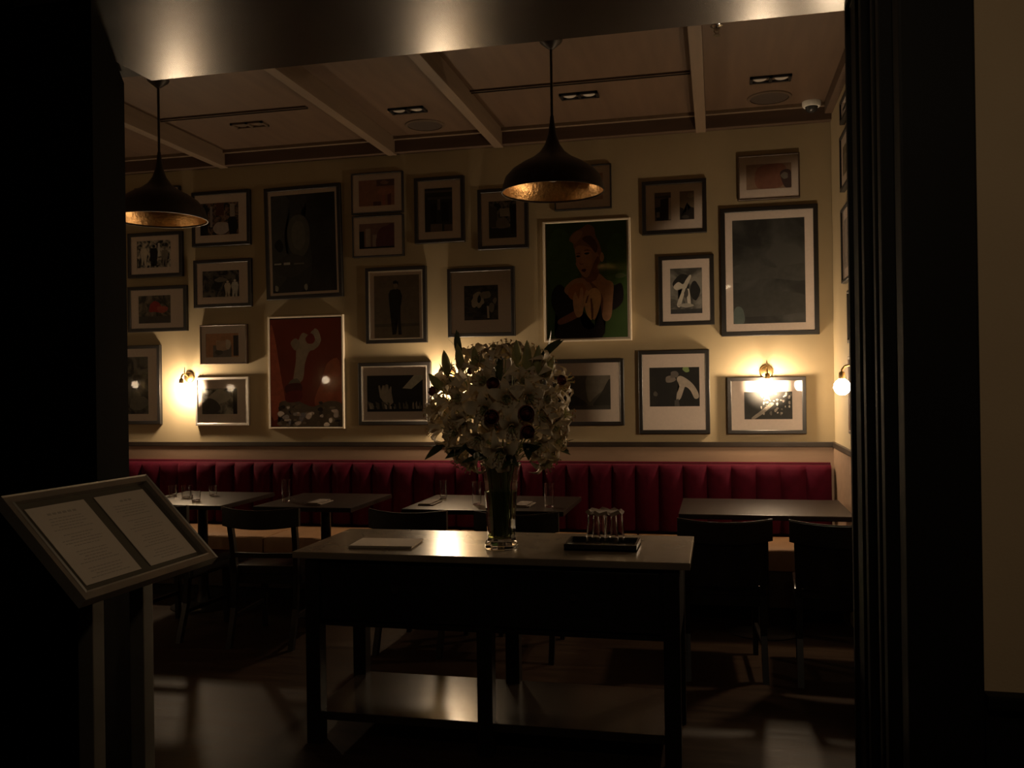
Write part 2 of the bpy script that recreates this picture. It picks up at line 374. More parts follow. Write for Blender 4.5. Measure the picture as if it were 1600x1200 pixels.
def picture(x0, x1, y0, y1, img, label, fm=None, ft=.028, depth=.032, bg=None, shapes=(), roll=0, matm=None, side=False, extra=None, inner_lip=False, group=None, glass=True):
    """pixel extents -> real rectangle on its wall; img = pixel extents of the print"""
    fm = fm or BLKF
    ax, v = (1, YB-depth)
    xm, ym = (x0+x1)/2, (y0+y1)/2
    a, c, d, e = P(x0, ym, ax, v), P(x1, ym, ax, v), P(xm, y0, ax, v), P(xm, y1, ax, v)
    W, Hh = c.x-a.x, d.z-e.z; cx, cz_ = (a.x+c.x)/2, (d.z+e.z)/2
    t = empty('framed_picture', (cx, YB-.002, cz_)); t.rotation_euler = (0, roll, 0)
    tag(t, label, 'picture', group)
    obj('frame', ring_bm(W, Hh, ft, 0, -depth, .003), fm, t)
    ims = img if isinstance(img[0], (list, tuple)) else [img]
    yb = -depth+.014
    for n_, im in enumerate(ims):
        i0, i1, j0, j1 = im; im_m, jm = (i0+i1)/2, (j0+j1)/2
        vv = YB+yb-.002
        A, Cc, D, E_ = P(i0, jm, 1, vv), P(i1, jm, 1, vv), P(im_m, j0, 1, vv), P(im_m, j1, 1, vv)
        pw, ph = Cc.x-A.x, D.z-E_.z; px_, pz = (A.x+Cc.x)/2-cx, (D.z+E_.z)/2-cz_
        b = B(); mats = [bg[n_] if isinstance(bg, list) else bg]; q = [b.verts.new((px_+sx*pw/2, yb-.0012, pz+sz*ph/2)) for sx, sz in ((-1, -1), (1, -1), (1, 1), (-1, 1))]
        b.faces.new(q)
        lay = 0
        shp = shapes[n_] if (isinstance(bg, list)) and shapes else (shapes if n_ == 0 or not isinstance(bg, list) else ())
        for col, poly, *o_ in shp:
            lay += 1
            pts = smooth_poly(poly) if not (o_ and o_[0] == 's') else poly
            mm = col if not isinstance(col, tuple) else flat(col)
            if mm not in mats: mats.append(mm)
            vs = [b.verts.new((px_+(min(1, max(0, u))-.5)*pw, yb-.0012-.00012*lay, pz+(.5-min(1, max(0, w_)))*ph)) for u, w_ in pts]
            f = b.faces.new(vs); f.material_index = mats.index(mm)
        # polygons may be concave: triangulate
        bmesh.ops.triangulate(b, faces=b.faces)
        for f in b.faces:
            f.normal_update()
            if f.normal.y > 0: f.normal_flip()
        obj('print', b, mats, t)
    # mat board with windows: four bars around the union, split bars between windows
    iw, ih = W-2*ft, Hh-2*ft
    xs = []
    for im in ims:
        vv = YB+yb-.002
        jm = (im[2]+im[3])/2; im_m = (im[0]+im[1])/2
        xs.append((P(im[0], jm, 1, vv).x-cx, P(im[1], jm, 1, vv).x-cx, P(im_m, im[3], 1, vv).z-cz_, P(im_m, im[2], 1, vv).z-cz_))
    zlo, zhi = min(q[2] for q in xs), max(q[3] for q in xs); xlo, xhi = min(q[0] for q in xs), max(q[1] for q in xs)
    if iw-(xhi-xlo) > .012:
        b = B(); f0, f1 = yb-.004, yb-.0015
        box(b, -iw/2, xlo, f0, f1, -ih/2, ih/2); box(b, xhi, iw/2, f0, f1, -ih/2, ih/2)
        box(b, xlo, xhi, f0, f1, zhi, ih/2); box(b, xlo, xhi, f0, f1, -ih/2, zlo)
        if len(xs) == 2: box(b, xs[0][1], xs[1][0], f0, f1, zlo, zhi)
        obj('mat_board', b, matm or MATB, t)
    obj('backing', bx(-iw/2-.002, iw/2+.002, yb, -.001, -ih/2-.002, ih/2+.002), BRNF, t)
    if inner_lip: obj('lip', ring_bm(iw, ih, .007, yb-.003, -depth+.002), SILF, t)
    if glass:
        b = B(); b.faces.new([b.verts.new((sx*iw/2, -depth+.006, sz*ih/2)) for sx, sz in ((-1, -1), (1, -1), (1, 1), (-1, 1))])
        obj('glass_pane', b, pane_mat(), t)
    return t
K = (.012, .012, .013); G1 = (.08, .075, .07); G2 = (.22, .2, .18); G3 = (.45, .41, .36); WH = (.62, .56, .48)
def blob(cx, cy, rx, ry, n=8, j=.25, seed=0):
    r = random.Random(seed+int(cx*1000)+int(cy*777))
    return [(cx+rx*math.cos(2*PI*i/n)*(1+r.uniform(-j, j)), cy+ry*math.sin(2*PI*i/n)*(1+r.uniform(-j, j))) for i in range(n)]
def rect(a, b_, c, d): return [(a, c), (b_, c), (b_, d), (a, d)]
def person(x, y, s, col, lean=0, head=None):
    """small standing figure silhouette, feet at y, height s"""
    h = head or col
    return [(col, [(x-.10*s+lean*s, y-.84*s), (x+.10*s+lean*s, y-.84*s), (x+.15*s+lean*s*.6, y-.66*s), (x+.13*s, y-.45*s), (x+.09*s, y-.2*s), (x+.10*s, y), (x+.02*s, y), (x, y-.36*s), (x-.04*s, y), (x-.11*s, y), (x-.10*s, y-.3*s), (x-.13*s, y-.5*s), (x-.15*s, y-.68*s)], 's'),
            (h, blob(x+lean*s*1.1, y-.92*s, .055*s, .075*s, 10, .02))]

picture(210, 280, 292, 350, (219, 270, 301, 342), 'small thin framed picture mostly hidden behind the left pendant shade', BLKF, .012, bg=photo_noise(3, sc=6))
picture(299, 390, 298, 384, (313, 373, 317, 367), 'black framed black and white photo of people indoors, right of the left pendant', bg=photo_noise(5, K, (.2, .13, .1), sc=7),
        shapes=[(K, rect(.0, .2, .05, 1), 's'), ((.28, .26, .27), rect(.26, .32, .1, .75), 's'), ((.1, .04, .03), rect(.42, .62, .0, .4), 's'), ((.35, .32, .33), blob(.58, .78, .2, .2)), (K, blob(.85, .75, .14, .3)), ((.3, .27, .25), rect(.78, .9, .05, .45), 's')])
picture(199, 284, 363, 433, (214.5, 267, 376, 418), 'black framed photo of a crowd, second up at the left edge beneath the pendant', bg=photo_noise(8, sc=6),
        shapes=person(.2, .9, .75, G3)+person(.5, .95, .8, K)+person(.82, .95, .7, G2)+[(WH, rect(.62, .68, .1, .6), 's')])
picture(302, 392, 405, 480, (317, 374, 423, 464), 'black framed photo with pale figures at its right, above the small peach picture', bg=photo_noise(11, K, (.12, .11, .1), sc=5),
        shapes=person(.68, 1, .62, G3)+person(.88, 1, .66, WH)+[(G2, blob(.5, .35, .15, .1))])
picture(199, 291, 447, 518, (217, 267, 462, 505), 'black framed photo with a red patch at the left edge above the tall dark picture', bg=photo_noise(14, (.05, .05, .04), (.18, .15, .12), sc=4),
        shapes=[((.35, .05, .04), blob(.5, .42, .2, .22)), ((.4, .1, .08), blob(.75, .5, .18, .14)), (G1, rect(0, 1, .75, 1), 's')])
picture(312, 385, 507, 569, (322, 373, 521, 558), 'small thin framed peach coloured print between two pictures near the left sconce', BRNF, .010, bg=flat((.5, .28, .17)),
        shapes=[((.2, .18, .17), rect(.22, .78, .5, 1), 's'), ((.42, .3, .22), blob(.5, .5, .2, .25)), ((.06, .055, .05), rect(.84, 1, .1, .95), 's'), ((.12, .11, .1), blob(.4, .8, .12, .12)), ((.5, .42, .36), blob(.68, .45, .08, .2))])
picture(158, 250, 540, 663, (172, 232, 558, 647), 'tall black framed dark picture cut by the left jamb beside the left sconce', bg=photo_noise(17, (.02, .022, .022), (.12, .12, .11), sc=2),
        shapes=[((.15, .15, .14), blob(.75, .8, .25, .12))])
picture(305, 388, 589, 665, (316, 371, 607, 647), 'silvery white framed photo with wide mat just right of the left sconce', SILF, .020, bg=photo_noise(20, (.07, .07, .065), (.3, .29, .26), sc=3),
        shapes=[(K, rect(.88, 1, 0, 1), 's'), ((.3, .29, .26), blob(.5, .35, .25, .3)), (G1, blob(.2, .75, .3, .3))])
picture(414, 533, 290, 466, (425, 525, 303, 456), 'large black framed dark portrait with a blurred pale face at upper left', roll=math.radians(-.9), bg=photo_noise(23, (.007, .007, .008), (.02, .022, .024), sc=1.2, dist=.2),
        shapes=[((.045, .05, .052), [(0, 0), (.55, .02), (.45, .25), (.6, .5), (.55, .95), (0, .97)]), ((.07, .078, .078), [(.0, .03), (.3, .06), (.2, .4), (.25, .8), (.0, .9)]),
                ((.11, .115, .11), blob(.42, .42, .18, .22, 12, .05)), ((.15, .155, .148), blob(.42, .42, .11, .15, 12, .05)), ((.012, .012, .013), blob(.12, .52, .07, .07)), ((.06, .065, .065), blob(.3, .72, .3, .1)),
                ((.5, .5, .48), rect(.03, .14, .695, .71), 's'), ((.5, .5, .48), rect(.18, .28, .69, .715), 's'), ((.2, .2, .2), rect(.34, .5, .7, .715), 's'), ((.3, .3, .29), blob(.52, .95, .03, .03)), ((.35, .35, .33), blob(.06, .95, .03, .03))], ft=.030)  # pale bars are bright reflections on the glass, painted into the print
# red poster
rp = [((.55, .16, .10), [(0, .1), (.06, .15), (.14, .5), (.2, .82), (.0, .9)]), ((.5, .13, .07), [(.62, .8), (.74, .55), (.8, .42), (.97, .4), (.97, .85)]), ((.36, .3, .24), [(.32, .58), (.36, .40), (.37, .28), (.42, .17), (.47, .13), (.55, .15), (.6, .11), (.66, .12), (.71, .17), (.70, .24), (.62, .29), (.55, .31), (.49, .42), (.46, .56), (.38, .6)]),
      ((.30, .25, .2), [(.29, .22), (.36, .18), (.42, .22), (.38, .29), (.33, .28)]), ((.25, .04, .03), blob(.575, .19, .06, .05)), ((.42, .36, .3), [(.62, .1), (.68, .11), (.72, .2), (.68, .23), (.63, .18)]),
      ((.22, .19, .16), blob(.34, .6, .07, .05)), ((.12, .02, .02), [(.22, .615), (.42, .6), (.43, .68), (.23, .7)]), ((.20, .02, .02), [(.24, .68), (.43, .67), (.42, .76), (.22, .77)])]
rr = random.Random(4)
for i in range(80):
    u, w_ = rr.uniform(.12, .99), rr.uniform(.77, .99)
    if w_ < .77+.05*abs(math.sin(u*9)): continue
    rp.append((rr.choice([(.32, .27, .22), (.10, .08, .07), (.2, .16, .13), (.26, .2, .16), (.06, .05, .05)]), blob(u, w_, rr.uniform(.02, .045), rr.uniform(.012, .025), 7, .3, i)))
rp.insert(3, ((.2, .16, .13), [(.12, .78), (.35, .76), (.6, .82), (.8, .77), (1, .8), (1, 1), (.14, 1), (.18, .9)]))
picture(419, 537, 493, 670, (423, 534, 498, 666), 'red poster of a pale raised figure over a crowd, thin white frame', WHTF, .014, bg=flat((.26, .048, .024), .15, 3), shapes=rp)
picture(548.5, 629, 269, 333, (561, 616.5, 281, 321.5), 'small thin framed peach and pink print, upper of the stacked pair', BLKF, .010, bg=flat((.30, .16, .11)),
        shapes=[((.12, .07, .06), rect(.5, 1, 0, .25), 's'), ((.25, .15, .12), blob(.72, .12, .1, .08)), ((.12, .06, .06), rect(.4, .62, .84, 1), 's'), ((.34, .14, .11), rect(.66, .74, .5, 1), 's'), ((.16, .06, .06), rect(.8, .9, .55, 1), 's'), ((.35, .17, .12), blob(.7, .45, .18, .15))])
picture(550, 630, 336, 401, (561.5, 616.5, 349, 388), 'small thin framed mauve print, lower of the stacked pair', BLKF, .010, bg=flat((.24, .15, .14)),
        shapes=[(K, rect(.0, .14, .3, 1), 's'), ((.3, .25, .23), rect(.18, .32, .2, .95), 's'), ((.3, .25, .23), rect(.38, .5, .45, .95), 's'), ((.15, .06, .08), [(.55, .3), (.8, .1), (1, .1), (1, 1), (.5, 1)]), (K, rect(.1, 1, .93, 1), 's')])
picture(647, 725, 276, 379, (664, 707, 294, 362), 'black framed upright photo of a dark doorway, right of the stacked pair', bg=flat((.03, .028, .026)),
        shapes=[((.10, .095, .09), rect(0, 1, .05, .1), 's'), ((.07, .065, .06), rect(.1, 1, .2, .26), 's'), ((.14, .13, .12), rect(.46, .56, .25, .5), 's'), (K, rect(.2, .42, .35, .8), 's'), (K, rect(.62, .85, .32, .78), 's'), ((.16, .13, .1), rect(.2, .62, .82, 1), 's'), ((.12, .09, .06), rect(.7, 1, .84, 1), 's')])
picture(746, 825, 294, 389, (764, 807, 314, 372), 'black framed upright photo of a street, left of the centre pendant shade', bg=photo_noise(31, K, (.18, .17, .16), sc=5),
        shapes=[((.03, .03, .035), rect(0, 1, .72, 1), 's'), (G1, rect(0, .3, .15, .7), 's'), ((.3, .28, .26), rect(.4, .75, .2, .42), 's'), (K, rect(.78, 1, .1, .9), 's'), (WH, blob(.7, .66, .06, .05)), (G2, [(.3, .5), (.6, .45), (.75, .7), (.3, .72)])])
man = [((.17, .14, .11), rect(0, 1, 0, .2), 's'), ((.19, .155, .12), rect(0, 1, .2, .78), 's'), ((.13, .11, .09), rect(0, 1, .77, .82), 's'), ((.2, .17, .13), rect(0, 1, .82, 1), 's'),
       (K, [(.36, .235), (.44, .22), (.52, .22), (.58, .24), (.62, .33), (.60, .46), (.55, .55), (.58, .7), (.60, .9), (.60, .95), (.53, .95), (.52, .75), (.48, .6), (.46, .78), (.48, .94), (.40, .95), (.40, .75), (.36, .55), (.33, .42), (.32, .30)], 's'),
       ((.28, .22, .18), blob(.48, .155, .05, .05, 10, .03)), (K, [(.43, .14), (.42, .1), (.48, .08), (.54, .11), (.54, .17), (.51, .13)], 's'), ((.25, .2, .16), rect(.455, .495, .19, .225), 's')]
picture(571, 666, 417, 536, (585, 655.5, 430, 528), 'black framed photo of a man in a dark suit standing alone', bg=flat((.2, .165, .13)), shapes=man, inner_lip=True)
picture(699, 804, 418, 526, (725.5, 778.5, 446, 500), 'black framed square photo with wide mat, right of the standing man photo', bg=photo_noise(34, K, (.04, .038, .035), sc=5),
        shapes=[((.32, .29, .25), blob(.4, .42, .2, .2, 9, .3)), ((.25, .23, .2), blob(.62, .28, .16, .12)), (K, blob(.45, .4, .06, .1)), ((.36, .33, .29), blob(.3, .52, .1, .1)), (G2, blob(.8, .65, .1, .12)), ((.4, .36, .32), [(.66, .6), (.72, .6), (.74, .95), (.68, .95)], 's'), (K, blob(.58, .7, .1, .14)), (G2, blob(.9, .45, .06, .08))])
hands = [((.32, .29, .26), [(.2, .28), (.23, .27), (.25, .42), (.28, .27), (.31, .28), (.32, .42), (.35, .24), (.38, .26), (.39, .42), (.42, .3), (.44, .32), (.44, .55), (.47, .75), (.4, .85), (.3, .75), (.23, .6)], 's')]
for i in range(34):
    u = rr.uniform(.02, .98); hgt = rr.uniform(.08, .25); y = .95
    hands.append((rr.choice([(.3, .28, .25), (.45, .42, .38), (.15, .14, .12)]), [(u, y), (u-.01, y-hgt*.7), (u-.025+.06*(u-.3), y-hgt), (u+.02, y-hgt*.8), (u+.025, y)], 's'))
hands.append((K, rect(0, 1, .93, 1), 's')); hands.append(((.5, .46, .4), [(.64, .36), (.85, 0), (1, 0), (1, .12), (.8, .38)], 's'))
picture(560, 673, 566, 664, (574, 661, 586.5, 643), 'black framed photo of raised hands in a concert crowd, left of the bouquet', bg=flat((.015, .016, .018)), shapes=hands, inner_lip=True)
picture(752, 842, 556, 665, (768, 826, 575, 645), 'dark framed picture almost entirely hidden behind the bouquet', bg=photo_noise(41, sc=5))
picture(848, 975, 561, 665, (864, 954, 587, 640), 'black framed blurred grey photo partly behind the right side of the bouquet', bg=flat((.10, .09, .075)),
        shapes=[((.2, .175, .145), [(.6, 0), (1, 0), (.95, .3), (.75, .6), (.62, .75)]), ((.05, .045, .04), [(.0, .3), (.3, .5), (.6, .85), (.4, 1), (0, 1)]), ((.04, .037, .033), [(.85, .5), (1, .1), (1, .9), (.7, .9)]), ((.07, .065, .055), rect(0, 1, .88, 1), 's')])
# green poster: seated person with folded hands
SK = (.42, .23, .13); SK2 = (.55, .33, .20); SKD = (.2, .09, .05); HR = (.28, .15, .08); DR = (.018, .012, .013)
gp = [((.075, .15, .04), blob(.2, .35, .22, .3, 10, .1)), ((.075, .15, .04), blob(.88, .4, .14, .3, 10, .1)), ((.17, .22, .12), blob(.92, .475, .07, .02)),
      (DR, [(.08, .58), (.17, .53), (.27, .6), (.38, .72), (.45, .9), (.6, .9), (.68, .62), (.6, .5), (.8, .56), (.93, .54), (.95, .68), (.85, .76), (.7, .8), (.68, 1), (.12, 1), (.15, .85), (.06, .7)]),
      (SKD, [(.46, .42), (.64, .40), (.66, .52), (.60, .56), (.44, .56)]),
      (SK, [(.22, .58), (.32, .5), (.45, .48), (.52, .52), (.62, .5), (.66, .45), (.74, .50), (.83, .54), (.82, .68), (.80, .82), (.74, .86), (.69, .82), (.68, .68), (.66, .6), (.56, .62), (.42, .66), (.30, .64)]),
      (SKD, [(.52, .50), (.56, .52), (.64, .58), (.70, .66), (.69, .8), (.66, .68), (.58, .58)]),
      ((.40, .17, .06), [(.27, .62), (.32, .54), (.45, .53), (.50, .6), (.42, .66), (.33, .67)]),
      ((.25, .11, .07), [(.14, .84), (.3, .78), (.38, .75), (.42, .8), (.3, .85), (.16, .88)]),
      (SK2, [(.33, .66), (.36, .60), (.40, .66), (.425, .57), (.455, .58), (.46, .66), (.49, .59), (.52, .6), (.5, .68), (.46, .74), (.44, .8), (.38, .82), (.34, .76)]),
      ((.6, .38, .2), [(.47, .68), (.52, .60), (.60, .57), (.66, .60), (.68, .66), (.65, .76), (.60, .84), (.575, .83), (.575, .72), (.56, .72), (.56, .84), (.53, .83), (.49, .78)]),
      (SKD, [(.545, .66), (.565, .66), (.572, .83), (.556, .84)], 's'), (SKD, [(.505, .64), (.53, .63), (.5, .7), (.48, .7)], 's'),
      (HR, [(.29, .15), (.34, .09), (.45, .05), (.52, .02), (.60, .05), (.62, .12), (.66, .18), (.69, .26), (.68, .34), (.64, .36), (.58, .26), (.47, .22), (.36, .23), (.34, .18)]),
      (SK, [(.36, .23), (.42, .20), (.55, .22), (.63, .26), (.66, .32), (.63, .40), (.56, .44), (.50, .48), (.44, .45), (.40, .40), (.37, .36), (.38, .32)]),
      ((.48, .27, .16), [(.44, .25), (.54, .25), (.58, .32), (.54, .38), (.46, .36)]), (SK2, blob(.695, .31, .025, .04, 8, .1)),
      ((.38, .22, .13), [(.31, .14), (.38, .08), (.46, .08), (.42, .14), (.36, .18)]), ((.12, .05, .03), [(.45, .14), (.56, .12), (.64, .2), (.62, .27), (.54, .2)]),
      (K, [(.375, .292), (.40, .285), (.43, .292), (.40, .302)]), (K, [(.475, .272), (.51, .262), (.545, .268), (.51, .282)]), (SKD, [(.37, .272), (.41, .262), (.43, .272), (.40, .272)]), (SKD, [(.465, .248), (.51, .236), (.56, .25), (.51, .25)]),
      (SKD, [(.42, .345), (.44, .36), (.47, .352), (.45, .367), (.42, .362)]), ((.1, .02, .02), [(.44, .412), (.47, .402), (.50, .41), (.48, .43), (.45, .425)]), (SKD, [(.58, .38), (.64, .3), (.66, .33), (.62, .42), (.54, .47)])]
picture(849, 986, 343, 533, (854, 980, 347, 528), 'large green poster of a person with piled hair clasping hands, white frame', WHTF, .015, bg=flat((.062, .115, .034), .15, 3), shapes=gp)
picture(866, 955, 258, 327, (879, 942, 272, 313), 'thin framed peach print partly hidden behind the centre pendant shade', BLKF, .010, bg=flat((.32, .21, .16)),
        shapes=[((.35, .15, .1), blob(.7, .4, .25, .3)), (G1, rect(0, .1, .3, 1), 's')])
picture(1003, 1104, 281, 365, ((1023, 1048.5, 301, 344), (1062, 1084.5, 299, 343)), 'black framed pair of small upright photos of buildings', bg=[flat((.15, .12, .1)), flat((.22, .17, .12))],
        shapes=[[((.03, .028, .028), [(.35, .25), (.85, .2), (.8, 1), (.1, 1), (0, .55), (.35, .5)], 's'), (G1, rect(0, 1, .12, .2), 's'), ((.3, .26, .22), rect(.86, 1, .2, 1), 's'), (G2, rect(.1, .3, .7, .9), 's')],
                [((.035, .03, .03), [(0, .55), (.25, .6), (.3, .75), (.45, .72), (.5, .4), (.55, .4), (.6, .72), (.75, .55), (1, .6), (1, 1), (0, 1)], 's'), ((.28, .23, .17), blob(.75, .15, .2, .1)), (G1, blob(.4, .9, .25, .07))]])
picture(1029, 1116, 399, 508, (1047.5, 1097, 419, 490), 'black framed upright photo of entangled pale limbs, beneath the pair of building photos', bg=photo_noise(44, (.08, .078, .07), (.2, .19, .17), sc=2), shapes=[
    ((.02, .02, .02), blob(.38, .35, .25, .2)), ((.45, .42, .37), [(.1, .4), (.25, .3), (.4, .35), (.5, .25), (.62, .15), (.66, .2), (.5, .45), (.4, .65), (.3, .85), (.2, .8), (.3, .6), (.38, .45), (.2, .48)]),
    ((.02, .02, .02), blob(.78, .5, .16, .2)), ((.48, .44, .4), [(.52, .5), (.6, .48), (.64, .8), (.55, .82)]), (G1, blob(.5, .55, .06, .1)), ((.05, .05, .05), rect(0, 1, .9, 1), 's'), ((.3, .28, .25), blob(.5, .82, .25, .04))])
picture(998, 1109, 547, 678, (1015, 1093, 574, 635), 'black framed photo of a bending pale figure set high in a tall mat', bg=flat((.02, .019, .018)), shapes=[
    ((.32, .28, .24), [(.55, .3), (.62, .22), (.75, .3), (.88, .45), (.97, .65), (.98, .78), (.9, .8), (.82, .6), (.72, .5), (.68, .6), (.62, .8), (.54, .85), (.55, .65), (.6, .5)]),
    ((.2, .17, .15), blob(.42, .3, .1, .09)), ((.14, .12, .11), blob(.5, .18, .08, .1)), ((.1, .09, .08), blob(.12, .68, .04, .06)), ((.22, .3, .12), blob(.74, .05, .07, .07)), (G1, [(.5, .85), (.58, .8), (.6, 1), (.5, 1)], 's')])
picture(1153, 1250, 241, 311, (1166, 1236.5, 256, 295), 'small thin framed peach print above the large grey picture', BRNF, .010, bg=flat((.31, .21, .15)),
        shapes=[((.26, .12, .085), [(.25, .15), (.8, .02), (.9, .5), (.75, .95), (.25, .95)]), ((.08, .05, .05), [(.75, .4), (.9, .25), (1, .4), (1, .95), (.85, .95)]), (G2, blob(.85, .5, .08, .12))])
sea = photo_noise(50, (.028, .028, .027), (.05, .05, .047), sc=1.2, dist=.3)
picture(1126.5, 1279.5, 322, 524, (1145, 1258, 342, 505), 'largest picture, black framed misty grey sea and sky above the right sconce', bg=sea, ft=.032,
        shapes=[((.062, .062, .058), [(0, .45), (.3, .42), (.6, .47), (1, .44), (1, .6), (.5, .57), (0, .6)]), ((.05, .05, .046), [(0, .72), (.4, .68), (1, .74), (1, .9), (0, .92)]), ((.11, .14, .13), [(.01, .87), (.07, .83), (.14, .87), (.15, .99), (.01, .99)])])
crowd = [((.28, .25, .21), [(.15, .95), (.3, .75), (.45, .55), (.55, .4), (.62, .45), (.5, .65), (.35, .85), (.2, 1)])]
for i in range(44):
    u = rr.uniform(.35, .98); v_ = rr.uniform(.02, .8)
    if v_ < .0: continue
    crowd.append((rr.choice([(.3, .27, .23), (.5, .45, .4), (.16, .15, .13)]), blob(u, v_, rr.uniform(.012, .03), rr.uniform(.02, .07), 6, .3, i+90)))
picture(1137, 1260, 589, 678, (1163, 1238, 612, 655), 'black framed photo of a crowd lit directly beneath the right sconce', bg=flat((.04, .04, .038)), shapes=crowd, ft=.026)
# pictures on the right wall: real rectangles on the plane x = XR
def side_picture(y0, y1, z0, z1, label, seed, fm=None):
    W, Hh, depth, ft = y1-y0, z1-z0, .03, .02
    t = empty('framed_picture', (XR-.002, (y0+y1)/2, (z0+z1)/2), -PI/2)
    tag(t, label, 'picture', None)
    obj('frame', ring_bm(W, Hh, ft, 0, -depth, .003), fm or BLKF, t)
    iw, ih = W-2*ft, Hh-2*ft; m_ = .06; yb = -depth+.014
    obj('mat_board', ring_bm(iw, ih, m_, yb, yb-.004), MATB, t)
    obj('print', bx(-iw/2+m_, iw/2-m_, yb-.0015, yb, -ih/2+m_, ih/2-m_), photo_noise(seed, K, (.2, .18, .15), sc=4), t)
    obj('backing', bx(-iw/2, iw/2, yb, -.001, -ih/2, ih/2), BRNF, t)
    b = B(); b.faces.new([b.verts.new((sx*iw/2, -depth+.006, sz*ih/2)) for sx, sz in ((-1, -1), (1, -1), (1, 1), (-1, 1))])
    obj('glass_pane', b, pane_mat(), t)
def sy(px, py): q = P(px, py, 0, XR-.03); return q
yA = sy(1312, 260).y
zA = lambda py: P(1312, py, 0, XR-.03).z
side_picture(yA-.62, yA, zA(302), zA(215), 'grazing side wall picture near the corner, second from the top', 61)
side_picture(yA-.55, yA-.03, zA(196), zA(160), 'grazing side wall picture near the corner, topmost under the ceiling', 62)
side_picture(yA-.50, yA, zA(446), zA(330), 'grazing tall side wall picture near the corner, third from the top', 63)
side_picture(yA-.75, yA-.22, zA(540), zA(462), 'grazing side wall picture just above the side sconce', 64)
side_picture(yA-.72, yA-.22, zA(672), zA(560), 'grazing side wall picture lowest, just above the ledge', 65, BRNF)

# ------------------------------------------------------------------ pendants
def pendant(px, y, rim_py, top_py, R_, label):
    p = P(px, rim_py, 1, y); q = P(px, top_py, 1, y)
    zt = ZC
    t = empty('pendant_lamp', (p.x, y, p.z))
    H_ = R_*.66
    prof = [(R_, 0), (R_*.985, .03), (R_*.93, .075), (R_*.80, .115), (R_*.60, .15), (R_*.40, .178), (R_*.25, .21), (R_*.15, .25), (R_*.085, .30), (R_*.05, .36), (R_*.035, .40)]
    k = R_/.27
    prof = [(r, z*k) for r, z in prof]
    b = lathe(B(), prof+[(0, prof[-1][1])], 56)
    sh = obj('shade', b, BRONZE, t, smooth=True)
    inner = [(R_-.001, 0)]+[(max(r-.006, .002), z-.004*(i > 0)) for i, (r, z) in enumerate(prof[1:8])]
    b = lathe(B(), inner+[(0, inner[-1][1])], 56)
    obj('inner_lining', b, GOLD, t, smooth=True)
    obj('rim', lathe(B(), [(R_+.002, -.004), (R_+.002, .006), (R_-.004, .006), (R_-.004, -.004)], 56, close=True), BRONZE, t, smooth=True)
    obj('bulb', lathe(B(), [(0, .055), (.02, .06), (.03, .08), (.026, .10), (.014, .125), (.013, .17)], 16), LENS, t, smooth=True)
    obj('rod', tube(B(), [(0, 0, prof[-1][1]-.01), (0, 0, zt-p.z-.03)], .0075, 10), BRONZE, t, smooth=True)
    obj('canopy', lathe(B(), [(0, zt-p.z-.055), (.012, zt-p.z-.05), (.06, zt-p.z-.012), (.065, zt-p.z), (0, zt-p.z)], 28), BRONZE, t, smooth=True)
    tag(t, label, 'pendant lamp', 'dark dome pendants with gold linings')
pendant(864, 4.86, 300, 66, .282, 'dark dome pendant lamp with gold lining in front of the green poster')
pendant(250, 4.86, 343, 128, .278, 'dark dome pendant lamp with gold lining at far left beside the jamb')

# ------------------------------------------------------------------ banquette
ban = empty('banquette', (-3.4, 5.8, 0))
def bl(x): return x+3.4
BX0, BX1 = XL+.05, XR-.04; BT = .945; SZ = .45; BY = YB-.014
obj('plinth', bx(bl(BX0), bl(BX1), .08, BY-5.8, 0, .09), EBONY, ban)
obj('base', bx(bl(BX0), bl(BX1), .03, BY-5.8, .09, SZ-.13), mat('dark_banquette_base', (.05, .03, .02), .5, noise=.2), ban)
x = BX1; i = 0
def cushion(w_):
    b = bx(0, w_-.004, 0, .56, 0, .13, bev=.025); return b
while x-1.3 > BX0-1.2:
    x0 = max(x-1.3, BX0); w_ = x-x0
    obj('seat_cushion', cushion(w_), TANL, ban, loc=(bl(x0), 0, SZ-.13), smooth=True); x -= 1.3
# channels of the tufted back, sharing one mesh
CW = .165
b = B(); prof = []
for k in range(9):
    a = k/8; prof.append((a*CW, -.048*math.sin(PI*a)**.55))
rows = [(0, 0), (.0, 1), (.38, .98), (.43, .88), (.455, .6), (.462, .2), (.462, 0)]
ring = []
for z, s in rows: ring.append([b.verts.new((u, (d-.03)*s if s else .0, z)) for u, d in prof])
for a_, c_ in zip(ring, ring[1:]):
    for k in range(8): b.faces.new((a_[k], a_[k+1], c_[k+1], c_[k]))
me = bpy.data.meshes.new('back_channel'); bmesh.ops.recalc_face_normals(b, faces=b.faces); b.to_mesh(me); b.free(); me.materials.append(VELVET)
for pl in me.polygons: pl.use_smooth = True
nc = int((BX1-(-5.6))/CW)
for k in range(nc):
    o = bpy.data.objects.new('back_channel', me); o.location = (bl(BX1-(k+1)*CW), YB-.09-5.8, SZ+.02); link(o, ban)
obj('back_board', bx(bl(BX0), bl(BX1), YB-.088-5.8, BY-5.8, SZ-.1, BT-.01), mat('velvet_back', (.08, .004, .01), .8), ban)
obj('top_piping', tube(B(), [(bl(BX0), YB-.06-5.8, BT-.008), (bl(BX1), YB-.06-5.8, BT-.008)], .012, 8), VELVET, ban, smooth=True)
tag(ban, 'long crimson channel-tufted banquette with tan seat along the back wall', 'banquette')

